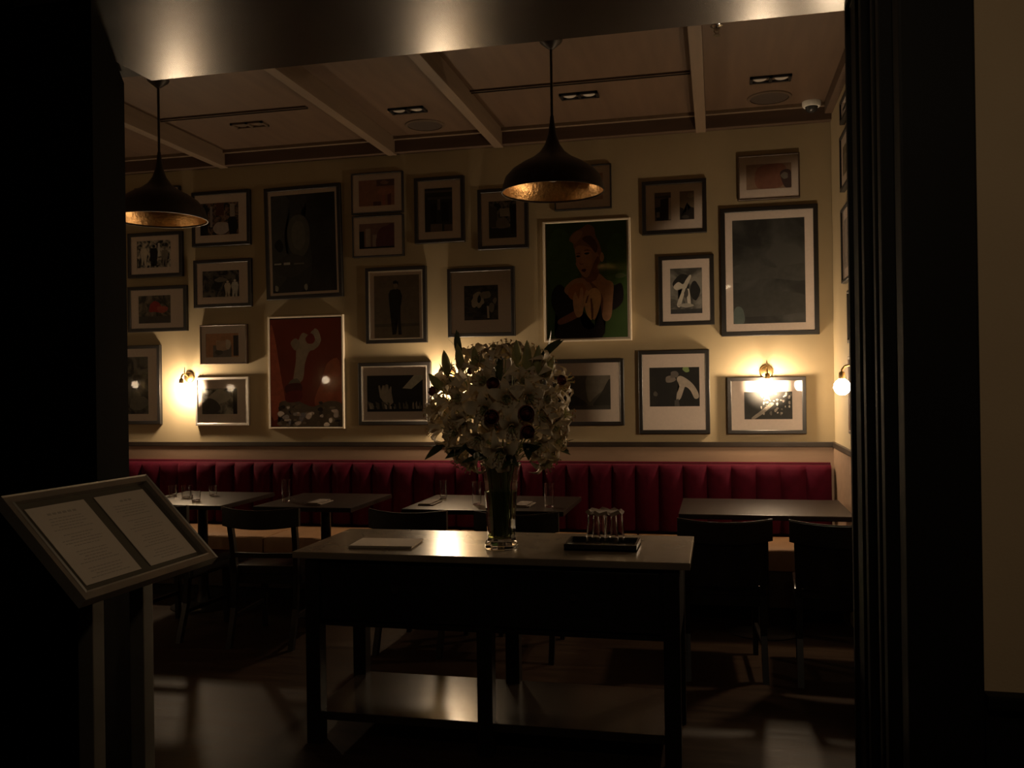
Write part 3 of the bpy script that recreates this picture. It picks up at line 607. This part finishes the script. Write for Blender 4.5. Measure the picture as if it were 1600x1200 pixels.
# ------------------------------------------------------------------ dining tables
def dining_table(x0, x1, y0, y1, label, z=.75, round_base=False):
    cx, cy = (x0+x1)/2, (y0+y1)/2
    t = empty('dining_table', (cx, cy, 0)); hx, hy = (x1-x0)/2, (y1-y0)/2
    obj('tabletop', bx(-hx, hx, -hy, hy, z-.03, z, bev=.006), DKTOP, t)
    obj('pedestal', lathe(B(), [(.055, .03), (.04, .08), (.034, .12), (.034, z-.08), (.06, z-.045), (.12, z-.032), (0, z-.032)], 24), EBONY, t, smooth=True)
    obj('base_plate', lathe(B(), [(0, .035), (.06, .034), (.2, .018), (.22, .006), (.22, 0), (0, 0)], 32), EBONY, t, smooth=True)
    tag(t, label, 'table', 'dark pedestal dining tables'); return t
T3x0, T3x1 = P(627, 795, 2, .75).x, P(880, 800, 2, .75).x
TY0, TY1 = 5.25, 5.98
dining_table(T3x0, T3x1, TY0, TY1, 'dark dining table behind the flower vase')
T2x0, T2x1 = P(395, 790, 1, TY0).x, P(548, 792, 1, TY0).x
dining_table(T2x0, T2x1, TY0, TY1, 'dark dining table with one tall glass, left of the console')
T1x1 = P(345, 787, 1, TY0).x
dining_table(T1x1-.72, T1x1, TY0, TY1, 'dark dining table with a cluster of glasses at far left')
T4x0 = P(1060, 806, 1, TY0).x
dining_table(T4x0, XR-.05, TY0, TY1, 'dark dining table by the right wall')

# ------------------------------------------------------------------ chairs
def make_chair(solid=False):
    t = empty('dining_chair')
    # local: sits facing +Y (towards the wall); back at y=-.22
    W = .22
    seat = bx(-.215, .215, -.20, .22, .41, .465, bev=.022)
    obj('seat', seat, BLKL, t, smooth=True)
    fr = B()
    for (a, b_, c, d) in ((-.21, .21, .185, .205), (-.21, .21, -.205, -.185), (-.21, -.19, -.2, .2), (.19, .21, -.2, .2)): box(fr, a, b_, c, d, .36, .412)
    obj('seat_frame', fr, EBONY, t)
    for s in (-1, 1):
        obj('leg', sweep_bar(B(), [(s*.185, .185, 0), (s*.185, .185, .40)], lambda i: ((.013+.006*i, 0, 0), (0, .013+.006*i, 0))), EBONY, t)
        pts = [(s*.19, -.30, 0), (s*.19, -.225, .22), (s*.19, -.205, .42), (s*.195, -.225, .60), (s*.2, -.265, .79)]
        obj('back_leg', sweep_bar(B(), pts, lambda i: ((.015, 0, 0), (0, .017, 0))), EBONY, t)
    # curved top rail
    def arc(zc, hh, th, up_=0.0):
        pts = []; n = 12
        for k in range(n+1):
            u = -1+2*k/n; pts.append((u*.235, -.262-.055*(1-u*u)+.0, zc+up_*u*u))
        return sweep_bar(B(), pts, lambda i: ((0, th, 0), (0, 0, hh)))
    bm_ = arc(.745, .052, .013, .014)
    obj('top_rail', bm_, EBONY, t, smooth=True)
    obj('highlight_bead', tube(B(), [( -1*.235+2*.235*k/12, -.262-.055*(1-(-1+2*k/12)**2), .799+.014*(-1+2*k/12)**2) for k in range(13)], .0045, 6), BRONZE, t, smooth=True)
    if solid:
        b = B(); n = 10
        for (z0, z1) in ((.47, .70),):
            V = []
            for zz, off in ((z0, .04), (z1, 0)):
                for y_ in (-.013, .013):
                    V.append([b.verts.new((-.195+.39*k/n, -.25-.045*(1-(2*k/n-1)**2)+off+y_, zz)) for k in range(n+1)])
            for a_, c_ in ((0, 2), (1, 3), (0, 1), (2, 3)):
                for k in range(n): b.faces.new((V[a_][k], V[a_][k+1], V[c_][k+1], V[c_][k]))
            for k in (0, n): b.faces.new((V[0][k], V[1][k], V[3][k], V[2][k]))
        bmesh.ops.recalc_face_normals(b, faces=b.faces)
        obj('back_panel', b, BLKL, t, smooth=True)
    else:
        obj('lower_rail', sweep_bar(B(), [(-.19, -.222, .53), (0, -.24, .53), (.19, -.222, .53)], lambda i: ((0, .01, 0), (0, 0, .014))), EBONY, t)
    for s in (-1, 1):
        obj('stretcher', sweep_bar(B(), [(s*.187, -.23, .17), (s*.187, .18, .17)], lambda i: ((.009, 0, 0), (0, 0, .011))), EBONY, t)
    return t
ch_open = None; ch_solid = None
def chair(x, y, rz, label, solid=False):
    global ch_open, ch_solid
    base = ch_solid if solid else ch_open
    if base is None:
        c = make_chair(solid)
        if solid: ch_solid = c
        else: ch_open = c
    else: c = copytree(base)
    c.location = (x, y, 0); c.rotation_euler = (0, 0, rz)
    tag(c, label, 'chair', 'dark dining chairs facing the banquette'); return c
CY = 5.02
def cx_of(px, py=800, y=CY-.3): return P(px, py, 1, y).x
chair(cx_of(398), CY, math.radians(4), 'dark open-back chair with shiny black seat between menu stand and console')
chair(cx_of(635), CY+.02, math.radians(-3), 'dark open-back chair left of the vase behind the console')
chair(cx_of(800), CY+.02, math.radians(2), 'dark open-back chair seen behind and right of the vase')
chair(cx_of(1127), CY-.10, math.radians(3), 'dark solid-back chair just right of the console', True)
chair(cx_of(1312), CY-.12, math.radians(-3), 'dark solid-back chair at the right jamb', True)
chair(cx_of(232), CY+.05, math.radians(-4), 'dark open-back chair mostly hidden behind the menu stand')

# ------------------------------------------------------------------ console table
KX0, KX1, KY0, KY1, KZ = -1.755, -.107, 3.478, 4.10, .815
con = empty('console_table', ((KX0+KX1)/2, (KY0+KY1)/2, 0))
hx, hy = (KX1-KX0)/2, (KY1-KY0)/2
obj('tabletop', bx(-hx, hx, -hy, hy, KZ-.028, KZ, bev=.004), MARBLE, con)
tag(con, 'long black console table with pale stone top holding the flowers', 'table')
ax0, ax1, ay0, ay1 = -hx+.045, hx-.045, -hy+.03, hy-.03
b = B(); AZ0, AZ1 = .50, KZ-.029
box(b, ax0, ax1, ay1-.02, ay1, AZ0, AZ1); box(b, ax0, ax0+.02, ay0+.01, ay1, AZ0, AZ1); box(b, ax1-.02, ax1, ay0+.01, ay1, AZ0, AZ1); box(b, ax0, ax1, ay0+.012, ay0+.03, AZ0, AZ1)
obj('apron', b, EBONY, con)
for s in (-1, 1):
    xa, xb = (ax0+.075, -.04) if s < 0 else (.04, ax1-.075)
    d = obj('drawer', bx(xa, xb, ay0-.004, ay0+.012, AZ0+.03, AZ1-.02, bev=.004), EBONY, con)
    kb = lathe(B(), [(0, .022), (.012, .022), (.016, .014), (.008, .006), (.008, 0)], 16)
    bmesh.ops.rotate(kb, verts=kb.verts, matrix=Matrix.Rotation(PI/2, 3, 'X'))
    obj('knob', kb, BRONZE, d, loc=((xa+xb)/2, ay0-.004, (AZ0+AZ1)/2+.02), smooth=True)
for x in (ax0+.03, 0, ax1-.03):
    for y in (ay0+.03, ay1-.03):
        obj('leg', bx(x-.032, x+.032, y-.032, y+.032, 0, AZ1-.01 if x else AZ0+.02, bev=.004), EBONY, con)
obj('shelf', bx(ax0+.02, ax1-.02, ay0+.01, ay1-.01, .10, .135, bev=.004), mat('shelf_wood', (.03, .022, .016), .22, noise=.2), con)

# things on the console
q = P(603, 847, 2, KZ+.01)
pf = empty('paper_menu_stack', (q.x, q.y, KZ), math.radians(4))
for k in range(4):
    obj('sheet', bx(-.14+.002*k, .14+.002*k, -.095-.003*k, .095-.002*k, .0005+.003*k, .003+.003*k), PAPER, pf)
tag(pf, 'small stack of white paper menus on the left of the console', 'menus')

vq = P(781, 857, 2, KZ+.004)
VX, VY = vq.x, vq.y+.03
va = empty('glass_vase', (VX, VY, KZ+.0005))
prof_o = [(0, 0), (.068, 0), (.072, .006), (.072, .02), (.063, .035), (.061, .06), (.066, .16), (.075, .28), (.088, .352), (.091, .36)]
prof_i = [(.086, .358), (.070, .28), (.060, .16), (.055, .06), (.054, .045), (0, .04)]
b = lathe(B(), prof_o+prof_i, 10); bmesh.ops.recalc_face_normals(b, faces=b.faces)
obj('glass_body', b, GLASS, va, smooth=False)
b = lathe(B(), [(0, .0415), (.0532, .0465), (.0542, .06), (.0592, .16), (.0650, .24), (0, .24)], 10); bmesh.ops.recalc_face_normals(b, faces=b.faces)
obj('water', b, WATER, va)
tag(va, 'tall faceted glass vase of lilies on the console', 'vase')

# tray with inverted tumblers
tq = P(942, 851, 2, KZ+.01)
TXc, TYc = tq.x+.0, tq.y+.0
tr = empty('serving_tray', (TXc, TYc, KZ+.0005))
b = B(); hx2, hy2 = .15, .10
box(b, -hx2, hx2, -hy2, hy2, 0, .008)
for (a, c, d, e) in ((-hx2, hx2, -hy2, -hy2+.01), (-hx2, hx2, hy2-.01, hy2), (-hx2, -hx2+.01, -hy2+.01, hy2-.01), (hx2-.01, hx2, -hy2+.01, hy2-.01)): box(b, a, c, d, e, .0, .026)
obj('tray_body', b, GRAPH, tr); tag(tr, 'black rectangular tray under upturned glasses on the console', 'tray')
def tumbler(name, x, y, z, h, r0_, r1_, inv, label, group, n=20):
    th = .0022
    prof = [(0, 0), (r0_, 0), (r1_, h), (r1_-th, h), (r0_-th, .008), (0, .008)]
    b = lathe(B(), prof, n)
    if inv:
        for v in b.verts: v.co.z = h-v.co.z
    bmesh.ops.recalc_face_normals(b, faces=b.faces)
    o = obj(name, b, GLASS, None, loc=(x, y, z), smooth=True); tag(o, label, 'glass', group); return o
base = P(948, 838, 2, KZ).copy()
for (dx, dy, lab) in ((-.045, -.03, 'front left upturned tumbler on the black tray'), (.03, -.035, 'front right upturned tumbler on the black tray'), (-.03, .04, 'rear left upturned tumbler on the black tray'), (.047, .035, 'rear right upturned tumbler on the black tray')):
    tumbler('tumbler', TXc+.01+dx, TYc+dy, KZ+.0095, .138, .023, .033, True, lab, 'upturned tumblers on the tray')
ruffle = lathe(B(), [(0, .008), (.052, .008), (.066, .012), (.080, .0), (.066, .004), (0, .004)], 24)
for v_ in ruffle.verts:
    a_ = math.atan2(v_.co.y, v_.co.x); q_ = v_.co.xy.length
    if q_ > .06: v_.co.z += .006*math.sin(a_*8); v_.co.xy *= 1+.05*math.sin(a_*8)
nap = obj('paper_doily', ruffle, CLAY, None, loc=(TXc+.01, TYc, KZ+.1445), smooth=True)
tag(nap, 'brown scalloped paper doily resting on top of the upturned tumblers', 'doily')

# glasses on the dining tables
for (px, yy, h, r, lab) in ((447, 5.50, .145, .030, 'tall clear glass standing alone on the table left of the console'),
        (693, 5.80, .12, .028, 'clear glass at the back of the table left of the vase'), (745, 5.50, .145, .032, 'clear glass just left of the vase on the table behind'),
        (858, 5.45, .145, .032, 'clear glass on the table right of the vase'),
        (270, 5.70, .075, .032, 'leftmost low glass in the cluster on the far left table'), (291, 5.62, .085, .034, 'second low glass in the cluster on the far left table'),
        (306, 5.45, .07, .032, 'nearest low glass in the cluster on the far left table'), (333, 5.75, .07, .030, 'rightmost low glass on the far left table')):
    x = P(px, 770, 1, yy).x
    tumbler('drinking_glass', x, yy, .7505, h, r*.85, r, False, lab, 'glasses on the dining tables')
for (px, yy, lab) in ((672, 5.5, 'folded dark napkin on the table left of the vase'), (820, 5.5, 'folded dark napkin on the table right of the vase'), (500, 5.45, 'folded dark napkin on the table left of the console')):
    x = P(px, 775, 1, yy).x
    n_ = empty('folded_napkin', (x, yy, .7505))
    obj('cloth', bx(-.05, .05, -.10, .10, 0, .008, bev=.003), mat('grey_napkin', (.12, .09, .07), .9, bump=.2, bscale=200), n_)
    obj('top_fold', bx(-.048, .03, -.098, .098, .0085, .014, bev=.002), MT['grey_napkin'], n_)
    tag(n_, lab, 'napkin', 'napkins on the dining tables')

# ------------------------------------------------------------------ menu stand
ms = empty('menu_stand', (-1.45, 1.95, 0))
def R3(p): return Vector(p)
c0 = Vector((-1.4537, 1.9447, 1.1484)); Wv = Vector((math.cos(math.radians(88)), math.sin(math.radians(88)), 0)); nh = Vector((Wv.y, -Wv.x, 0))
tl = math.radians(45); Uv = math.cos(tl)*Vector((0, 0, 1)) - math.sin(tl)*nh; Nv = Wv.cross(Uv)
if Nv.dot(-c0+cam_pos) < 0: Nv = -Nv
def board(bm_):
    for v in bm_.verts:
        v.co = (c0 + Wv*v.co.x + Uv*v.co.z + Nv*v.co.y) - Vector((-1.45, 1.95, 0))
    bmesh.ops.recalc_face_normals(bm_, faces=bm_.faces); return bm_
HW, HH = .25, .157
obj('board_frame', board(ring_bm(2*HW, 2*HH, .022, -.012, .012, .003)), STEEL, ms)
obj('backing', board(bx(-HW+.004, HW-.004, -.011, .002, -HH+.004, HH-.004)), MENUBK, ms)
for s, pn in ((-1, 0), (1, 1)):
    x0_, x1_ = (-.205, -.018) if s < 0 else (.018, .205)
    sh = obj('page', board(bx(x0_, x1_, .003, .0042, -.117, .117)), PAPER, ms)
    # faint lines of small print
    rr2 = random.Random(5+pn); b = B(); xm = (x0_+x1_)/2
    for li in range(22):
        z = .075-li*.0085
        if li in (5, 11, 17): continue
        wd = rr2.uniform(.03, .065)
        x = xm-wd
        while x < xm+wd:
            l = rr2.uniform(.005, .013); box(b, x, min(x+l, xm+wd), .0043, .00445, z, z+.0022); x += l+.003
    for k in range(6 if s < 0 else 3):
        w6 = .012; xk = xm-.045+k*.016 if s < 0 else xm-.02+k*.016
        box(b, xk, xk+.011, .0043, .00445, .088, .094)
    o = obj('menu_text', board(b), INK, sh); o['kind'] = 'stuff'
pA = P(143, 1050, 0, c0.x+.03); pB = P(222, 1050, 0, c0.x+.03)
for k_, pp in enumerate((pA, pB)):
    zt_ = 1.13
    obj('post', bx(c0.x+.01+1.45, c0.x+.05+1.45, pp.y-.020-1.95, pp.y+.020-1.95, .02, 1.045, bev=.003), POSTM, ms)
ym = (pA.y+pB.y)/2-1.95
obj('base_plate', bx(-.2, .22, ym-.24, ym+.24, 0, .02, bev=.004), STEEL, ms)
tag(ms, 'pewter menu stand with two printed pages under glass at lower left', 'menu stand')

# ------------------------------------------------------------------ bouquet
BC = Vector((VX-.012, VY, KZ+.36+.24))   # bouquet centre
neck = Vector((VX, VY, KZ+.35))
def petal_mesh(L, Wd, curl, name='petal', m=None):
    b = B(); n = 7; rows_ = []
    for i in range(n):
        t_ = i/(n-1); r_ = L*t_
        # rises as a trumpet then recurves
        z = L*.55*math.sin(min(t_*1.35, 1)*PI/2) - curl*L*max(0, t_-.5)**2*2.4
        out = L*(.12+.9*t_**1.25)
        wd = Wd*(math.sin(PI*min(1, .12+.88*t_))**.8 if t_ < 1 else 0.02)+.0008
        rows_.append([b.verts.new((out, s*wd*.5, z+abs(s)*wd*.22)) for s in (-1, 0, 1)])
    for a_, c_ in zip(rows_, rows_[1:]):
        for k in range(2): b.faces.new((a_[k], a_[k+1], c_[k+1], c_[k]))
    me_ = bpy.data.meshes.new(name); b.to_mesh(me_); b.free(); me_.materials.append(m or PETAL)
    for pl in me_.polygons: pl.use_smooth = True
    return me_
PM = [petal_mesh(.088, .046, .9), petal_mesh(.085, .036, 1.2), petal_mesh(.080, .048, .5), petal_mesh(.078, .036, .7)]
b = lathe(B(), [(.002, 0), (.008, .01), (.015, .03), (.018, .038)], 10); 
me_t = bpy.data.meshes.new('throat'); b.to_mesh(me_t); b.free(); me_t.materials.append(THROAT)
b = B()
for k in range(6):
    a = k*PI/3+.3; tip = Vector((.022*math.cos(a), .022*math.sin(a), .07))
    tube(b, [(0, 0, .01), (.010*math.cos(a), .010*math.sin(a), .045), tip], .0012, 4)
tube(b, [(0, 0, .01), (0, 0, .08)], .0016, 5)
me_s = bpy.data.meshes.new('stamens'); b.to_mesh(me_s); b.free(); me_s.materials.append(THROAT)
b = B()
for k in range(6):
    a = k*PI/3+.3; c = Vector((.022*math.cos(a), .022*math.sin(a), .071)); d = Vector((-math.sin(a), math.cos(a), 0))*.007
    tube(b, [c-d, c, c+d], [.001, .0024, .001], 5)
me_a = bpy.data.meshes.new('anthers'); b.to_mesh(me_a); b.free(); me_a.materials.append(ANTH)
def stem_obj(parent, tip, inv, rad=.0022):
    """stem in world coords from bloom base down through the vase neck into the water"""
    a = random.uniform(0, 2*PI); rr_ = random.uniform(.008, .036)
    foot = Vector((VX+rr_*math.cos(a), VY+rr_*math.sin(a), KZ+.055)); a2 = math.atan2((tip-neck).y, (tip-neck).x)
    k_ = random.uniform(.015, .058); nk = neck+Vector((k_*math.cos(a2), k_*math.sin(a2), -.02)); mid = nk.lerp(tip, .55)+Vector((0, 0, .03))
    pts = [foot, foot.lerp(nk, .5)+Vector((0, 0, 0)), nk, nk.lerp(mid, .5)+Vector((0, 0, .008)), mid, mid.lerp(tip, .6), tip]
    return obj('stem', tube(B(), [inv @ p_ for p_ in pts], rad, 5), STEMM, parent, smooth=True)
def orient(o, pos, direction, spin):
    z = direction.normalized(); q_ = z.to_track_quat('Z', 'Y').to_matrix().to_4x4()
    o.matrix_world = Matrix.Translation(pos) @ q_ @ Matrix.Rotation(spin, 4, 'Z')
    return o.matrix_world.copy()
def lily(pos, direction, label, s=1.0):
    t = bpy.data.objects.new('white_lily', None); t.empty_display_size = .05; C.objects.link(t)
    M_ = orient(t, pos, direction, random.uniform(0, 2))
    k0 = random.choice((0, 2))
    for k in range(6):
        o = bpy.data.objects.new('petal', PM[k0+(k % 2)]); o.rotation_euler = (0, random.uniform(-.12, .12), k*PI/3+random.uniform(-.1, .1))
        o.scale = (s*random.uniform(.88, 1.12),)*3; link(o, t)
    for nm, me__ in (('throat', me_t), ('stamens', me_s), ('anthers', me_a)):
        o = bpy.data.objects.new(nm, me__); o.scale = (s,)*3; link(o, t)
    stem_obj(t, pos, M_.inverted())
    tag(t, label, 'flower', 'white lilies in the vase'); return t
def bud(pos, direction, label, L=.12, r=.016, m=None, name='lily_bud'):
    t = bpy.data.objects.new(name, None); t.empty_display_size = .05; C.objects.link(t)
    M_ = orient(t, pos, direction, random.uniform(0, 2))
    b = lathe(B(), [(.004, 0), (r*.7, L*.12), (r, L*.35), (r*.9, L*.6), (r*.5, L*.85), (.001, L)], 9)
    obj('bud', b, m or GREENB, t, smooth=True)
    b = B()
    for k in range(3):
        a = k*2.1; Lc = L*.55
        vs = [b.verts.new(v) for v in ((r*.4*math.cos(a), r*.4*math.sin(a), .0), (r*1.15*math.cos(a+.5), r*1.15*math.sin(a+.5), Lc*.5), (r*1.6*math.cos(a), r*1.6*math.sin(a), Lc), (r*1.15*math.cos(a-.5), r*1.15*math.sin(a-.5), Lc*.5))]
        b.faces.new(vs)
    obj('sepals', b, GREENB, t)
    stem_obj(t, pos, M_.inverted()); tag(t, label, 'flower', 'green lily buds in the vase'); return t
def rose(pos, direction, label, r=.03):
    t = bpy.data.objects.new('maroon_rose', None); t.empty_display_size = .05; C.objects.link(t)
    M_ = orient(t, pos, direction, random.uniform(0, 2))
    b = B()
    for ring_, (rr_, h_, n_) in enumerate(((r*.35, r*1.35, 3), (r*.65, r*1.3, 4), (r*.95, r*1.1, 5))):
        for k in range(n_):
            a = 2*PI*k/n_+ring_*.5; da = PI/n_*1.25
            rows_ = []
            for (f, z) in ((.35, 0), (.85, .35), (1.0, .7), (.92, 1.0)):
                rows_.append([b.verts.new((rr_*f*math.cos(a+s*da), rr_*f*math.sin(a+s*da), z*h_-(.0 if s == 0 else .12*h_*z))) for s in (-1, -.5, 0, .5, 1)])
            for p_, q_ in zip(rows_, rows_[1:]):
                for j in range(4): b.faces.new((p_[j], p_[j+1], q_[j+1], q_[j]))
    obj('bloom', b, ROSEM, t, smooth=True)
    obj('heart', lathe(B(), [(0, 0), (r*.5, r*.3), (r*.45, r*.9), (r*.15, r*1.3), (0, r*1.32)], 9), ROSEM, t, smooth=True)
    obj('sepals', lathe(B(), [(.002, -.004), (r*.4, 0), (r*.62, r*.25), (r*.7, r*.5)], 6), STEMM, t)
    stem_obj(t, pos, M_.inverted()); tag(t, label, 'flower', 'maroon roses in the vase'); return t
def leaf_spray(pos, direction, label, L=.16, wd=.035, m=None):
    t = bpy.data.objects.new('leaf_stem', None); t.empty_display_size = .05; C.objects.link(t)
    M_ = orient(t, pos, direction, random.uniform(0, 6))
    for k in range(3):
        b = B(); rows_ = []
        for i in range(7):
            u = i/6; w_ = wd*math.sin(PI*min(1, .08+.92*u))**.9*.5+.0006
            rows_.append([b.verts.new((L*.35*u*u, s*w_, L*u+abs(s)*w_*.1)) for s in (-1, 0, 1)])
        for p_, q_ in zip(rows_, rows_[1:]):
            for j in range(2): b.faces.new((p_[j], p_[j+1], q_[j+1], q_[j]))
        bmesh.ops.rotate(b, verts=b.verts, matrix=Matrix.Rotation(k*2.1, 3, 'Z'))
        obj('leaf', b, m or LEAFM, t, smooth=True)
    stem_obj(t, pos, M_.inverted()); tag(t, label, 'foliage', 'leafy stems in the vase'); return t
clock = ['twelve', 'one', 'two', 'three', 'four', 'five', 'six', 'seven', 'eight', 'nine', 'ten', 'eleven']
def at_bouquet(px, py, depth):
    """point on bouquet: photo pixel at plane y = VY+depth"""
    return P(px, py, 1, VY+depth)
cb = at_bouquet(778, 635, 0)
def facing(p_, fwd=1.0, outk=1.0):
    d = p_-cb; return Vector((d.x*outk, d.y*outk-.05*fwd, d.z*outk))+Vector((0, -.12*fwd, .0))
lil = [  # px, py, depth, forwardness, place text
 (702, 628, -.02, .2, 'nine o\'clock rim'), (690, 668, -.02, .1, 'eight o\'clock rim, hanging lowest left'), (716, 690, -.05, .4, 'seven o\'clock rim'), (742, 715, -.05, .4, 'six o\'clock rim left of the vase neck'),
 (845, 715, -.04, .3, 'five o\'clock rim, lowest right'), (862, 680, -.03, .3, 'four o\'clock rim'), (868, 645, 0, .2, 'three o\'clock rim'), (862, 612, .03, .1, 'half past two rim'),
 (838, 590, -.02, .5, 'one o\'clock upper right'), (800, 582, .02, .3, 'top centre just right of a rose'), (762, 600, -.06, .7, 'upper centre left of the big rose'), (728, 596, -.02, .3, 'ten o\'clock upper left'),
 (728, 655, -.10, .9, 'left centre front'), (760, 640, -.14, 1.2, 'middle front left of centre'), (752, 680, -.13, 1.1, 'lower front left of centre'), (800, 665, -.15, 1.3, 'middle front right of centre'),
 (822, 622, -.12, 1.0, 'right centre front'), (790, 625, -.15, 1.2, 'very centre front'), (842, 648, -.08, .7, 'right of centre beside the dark rose'), (835, 690, -.09, .8, 'lower right front'),
 (782, 700, -.11, .9, 'lower centre above the vase neck'), (700, 600, .08, .1, 'back left near the sconce glow'), (745, 565, .10, .1, 'back top left'), (820, 565, .08, .1, 'back top right'), (870, 600, .09, 0, 'back right'), (715, 640, .10, 0, 'back left middle'), (790, 560, .05, .2, 'crown of the bouquet')]
lil += [(690, 640, .02, .1, 'nine o\'clock outer edge beside the concert photo'), (710, 612, .03, .4, 'ten o\'clock inner left'), (728, 622, -.06, .8, 'left of centre between two roses'), (745, 640, .03, .4, 'inside the left half'),
 (760, 575, -.02, .3, 'eleven o\'clock top behind the buds'), (776, 560, .0, .1, 'top centre, smallest'), (845, 575, -.02, .3, 'one o\'clock beside the leaning bud'), (858, 662, -.06, .4, 'right edge, between three and four o\'clock'), (848, 625, -.07, .6, 'right inner side'),
 (720, 672, -.08, .7, 'lower left inner'), (775, 662, -.08, .8, 'lower middle behind the rose'), (812, 645, -.06, .9, 'right of centre inner'), (760, 622, -.03, .9, 'inner top left of centre'), (812, 600, -.06, .7, 'upper right inner'), (700, 655, .06, .0, 'far left back'), (735, 605, .08, 0, 'back upper left'), (850, 700, -.02, .1, 'lowest at the right rim'), (730, 704, -.02, .2, 'lowest at the left rim')]
for (px, py, dp, fk, txt) in lil:
    p_ = at_bouquet(px, py, dp); lily(p_, facing(p_, fk*.75)+Vector((random.uniform(-.05, .05), 0, random.uniform(-.07, .03))), 'open white lily in the bouquet, ' + txt, random.uniform(.9, 1.15))
for (px, py, dp, L, tx, ty, txt) in ((700, 578, -.02, .12, -.25, 1, 'tallest at the left of the bouquet'), (722, 575, -.04, .14, -.25, 1, 'second from the left in the bouquet top'), (744, 570, -.02, .11, -.1, 1, 'third from the left in the bouquet top'),
        (808, 560, -.03, .11, .0, 1, 'left of the pair at the top of the bouquet'), (824, 575, -.05, .15, .05, 1, 'tallest of all at the bouquet top'), (838, 575, -.03, .13, .25, 1, 'right of the pair at the bouquet top'), (852, 580, -.02, .10, .9, 1, 'leaning right at the bouquet upper right'), (692, 600, -.03, .10, -.8, .5, 'leaning left at the bouquet edge')):
    p_ = at_bouquet(px, py+10, dp); bud(p_, Vector((tx*.5, -.1, ty)), 'pointed green lily bud, ' + txt, L*.95, .02)
for (px, py, dp, r, txt) in ((772, 602, -.16, .030, 'upper centre of the bouquet'), (770, 650, -.19, .033, 'middle of the bouquet left of centre'), (820, 645, -.19, .036, 'largest, right of centre of the bouquet'), (822, 672, -.18, .032, 'lower right of centre of the bouquet'), (680, 612, -.03, .022, 'left edge of the bouquet'),
        (738, 582, -.05, .018, 'small, top left of the bouquet'), (873, 596, -.03, .024, 'right edge of the bouquet beside the grey photo')):
    p_ = at_bouquet(px, py, dp); rose(p_, facing(p_, .9), 'dark maroon rose, ' + txt, r)
for (px, py, dp, tx, ty, tz, txt) in ((735, 690, -.08, -.5, -.5, -.4, 'low left of the bouquet'), (800, 705, -.08, .1, -.8, -.3, 'just above the vase neck'), (822, 700, -.10, .3, -.8, 0, 'low right of the bouquet'), (760, 715, -.04, -.3, -.5, .1, 'left of the vase neck'), (845, 560, .03, .6, 0, .7, 'upper right of the bouquet'),
        (720, 560, .05, -.3, 0, 1, 'upper left of the bouquet'), (700, 690, .03, -.8, 0, -.4, 'lower left back of the bouquet'), (850, 690, .05, .8, 0, -.2, 'lower right back of the bouquet'), (780, 600, .0, 0, -.3, 1, 'inside the top of the bouquet'), (760, 690, .08, 0, .3, -.2, 'back centre of the bouquet'), (800, 640, .08, .2, .3, .6, 'back right inside the bouquet')):
    p_ = at_bouquet(px, py, dp); leaf_spray(p_, Vector((tx, ty, tz)), 'stem of dark green leaves, ' + txt, .12)
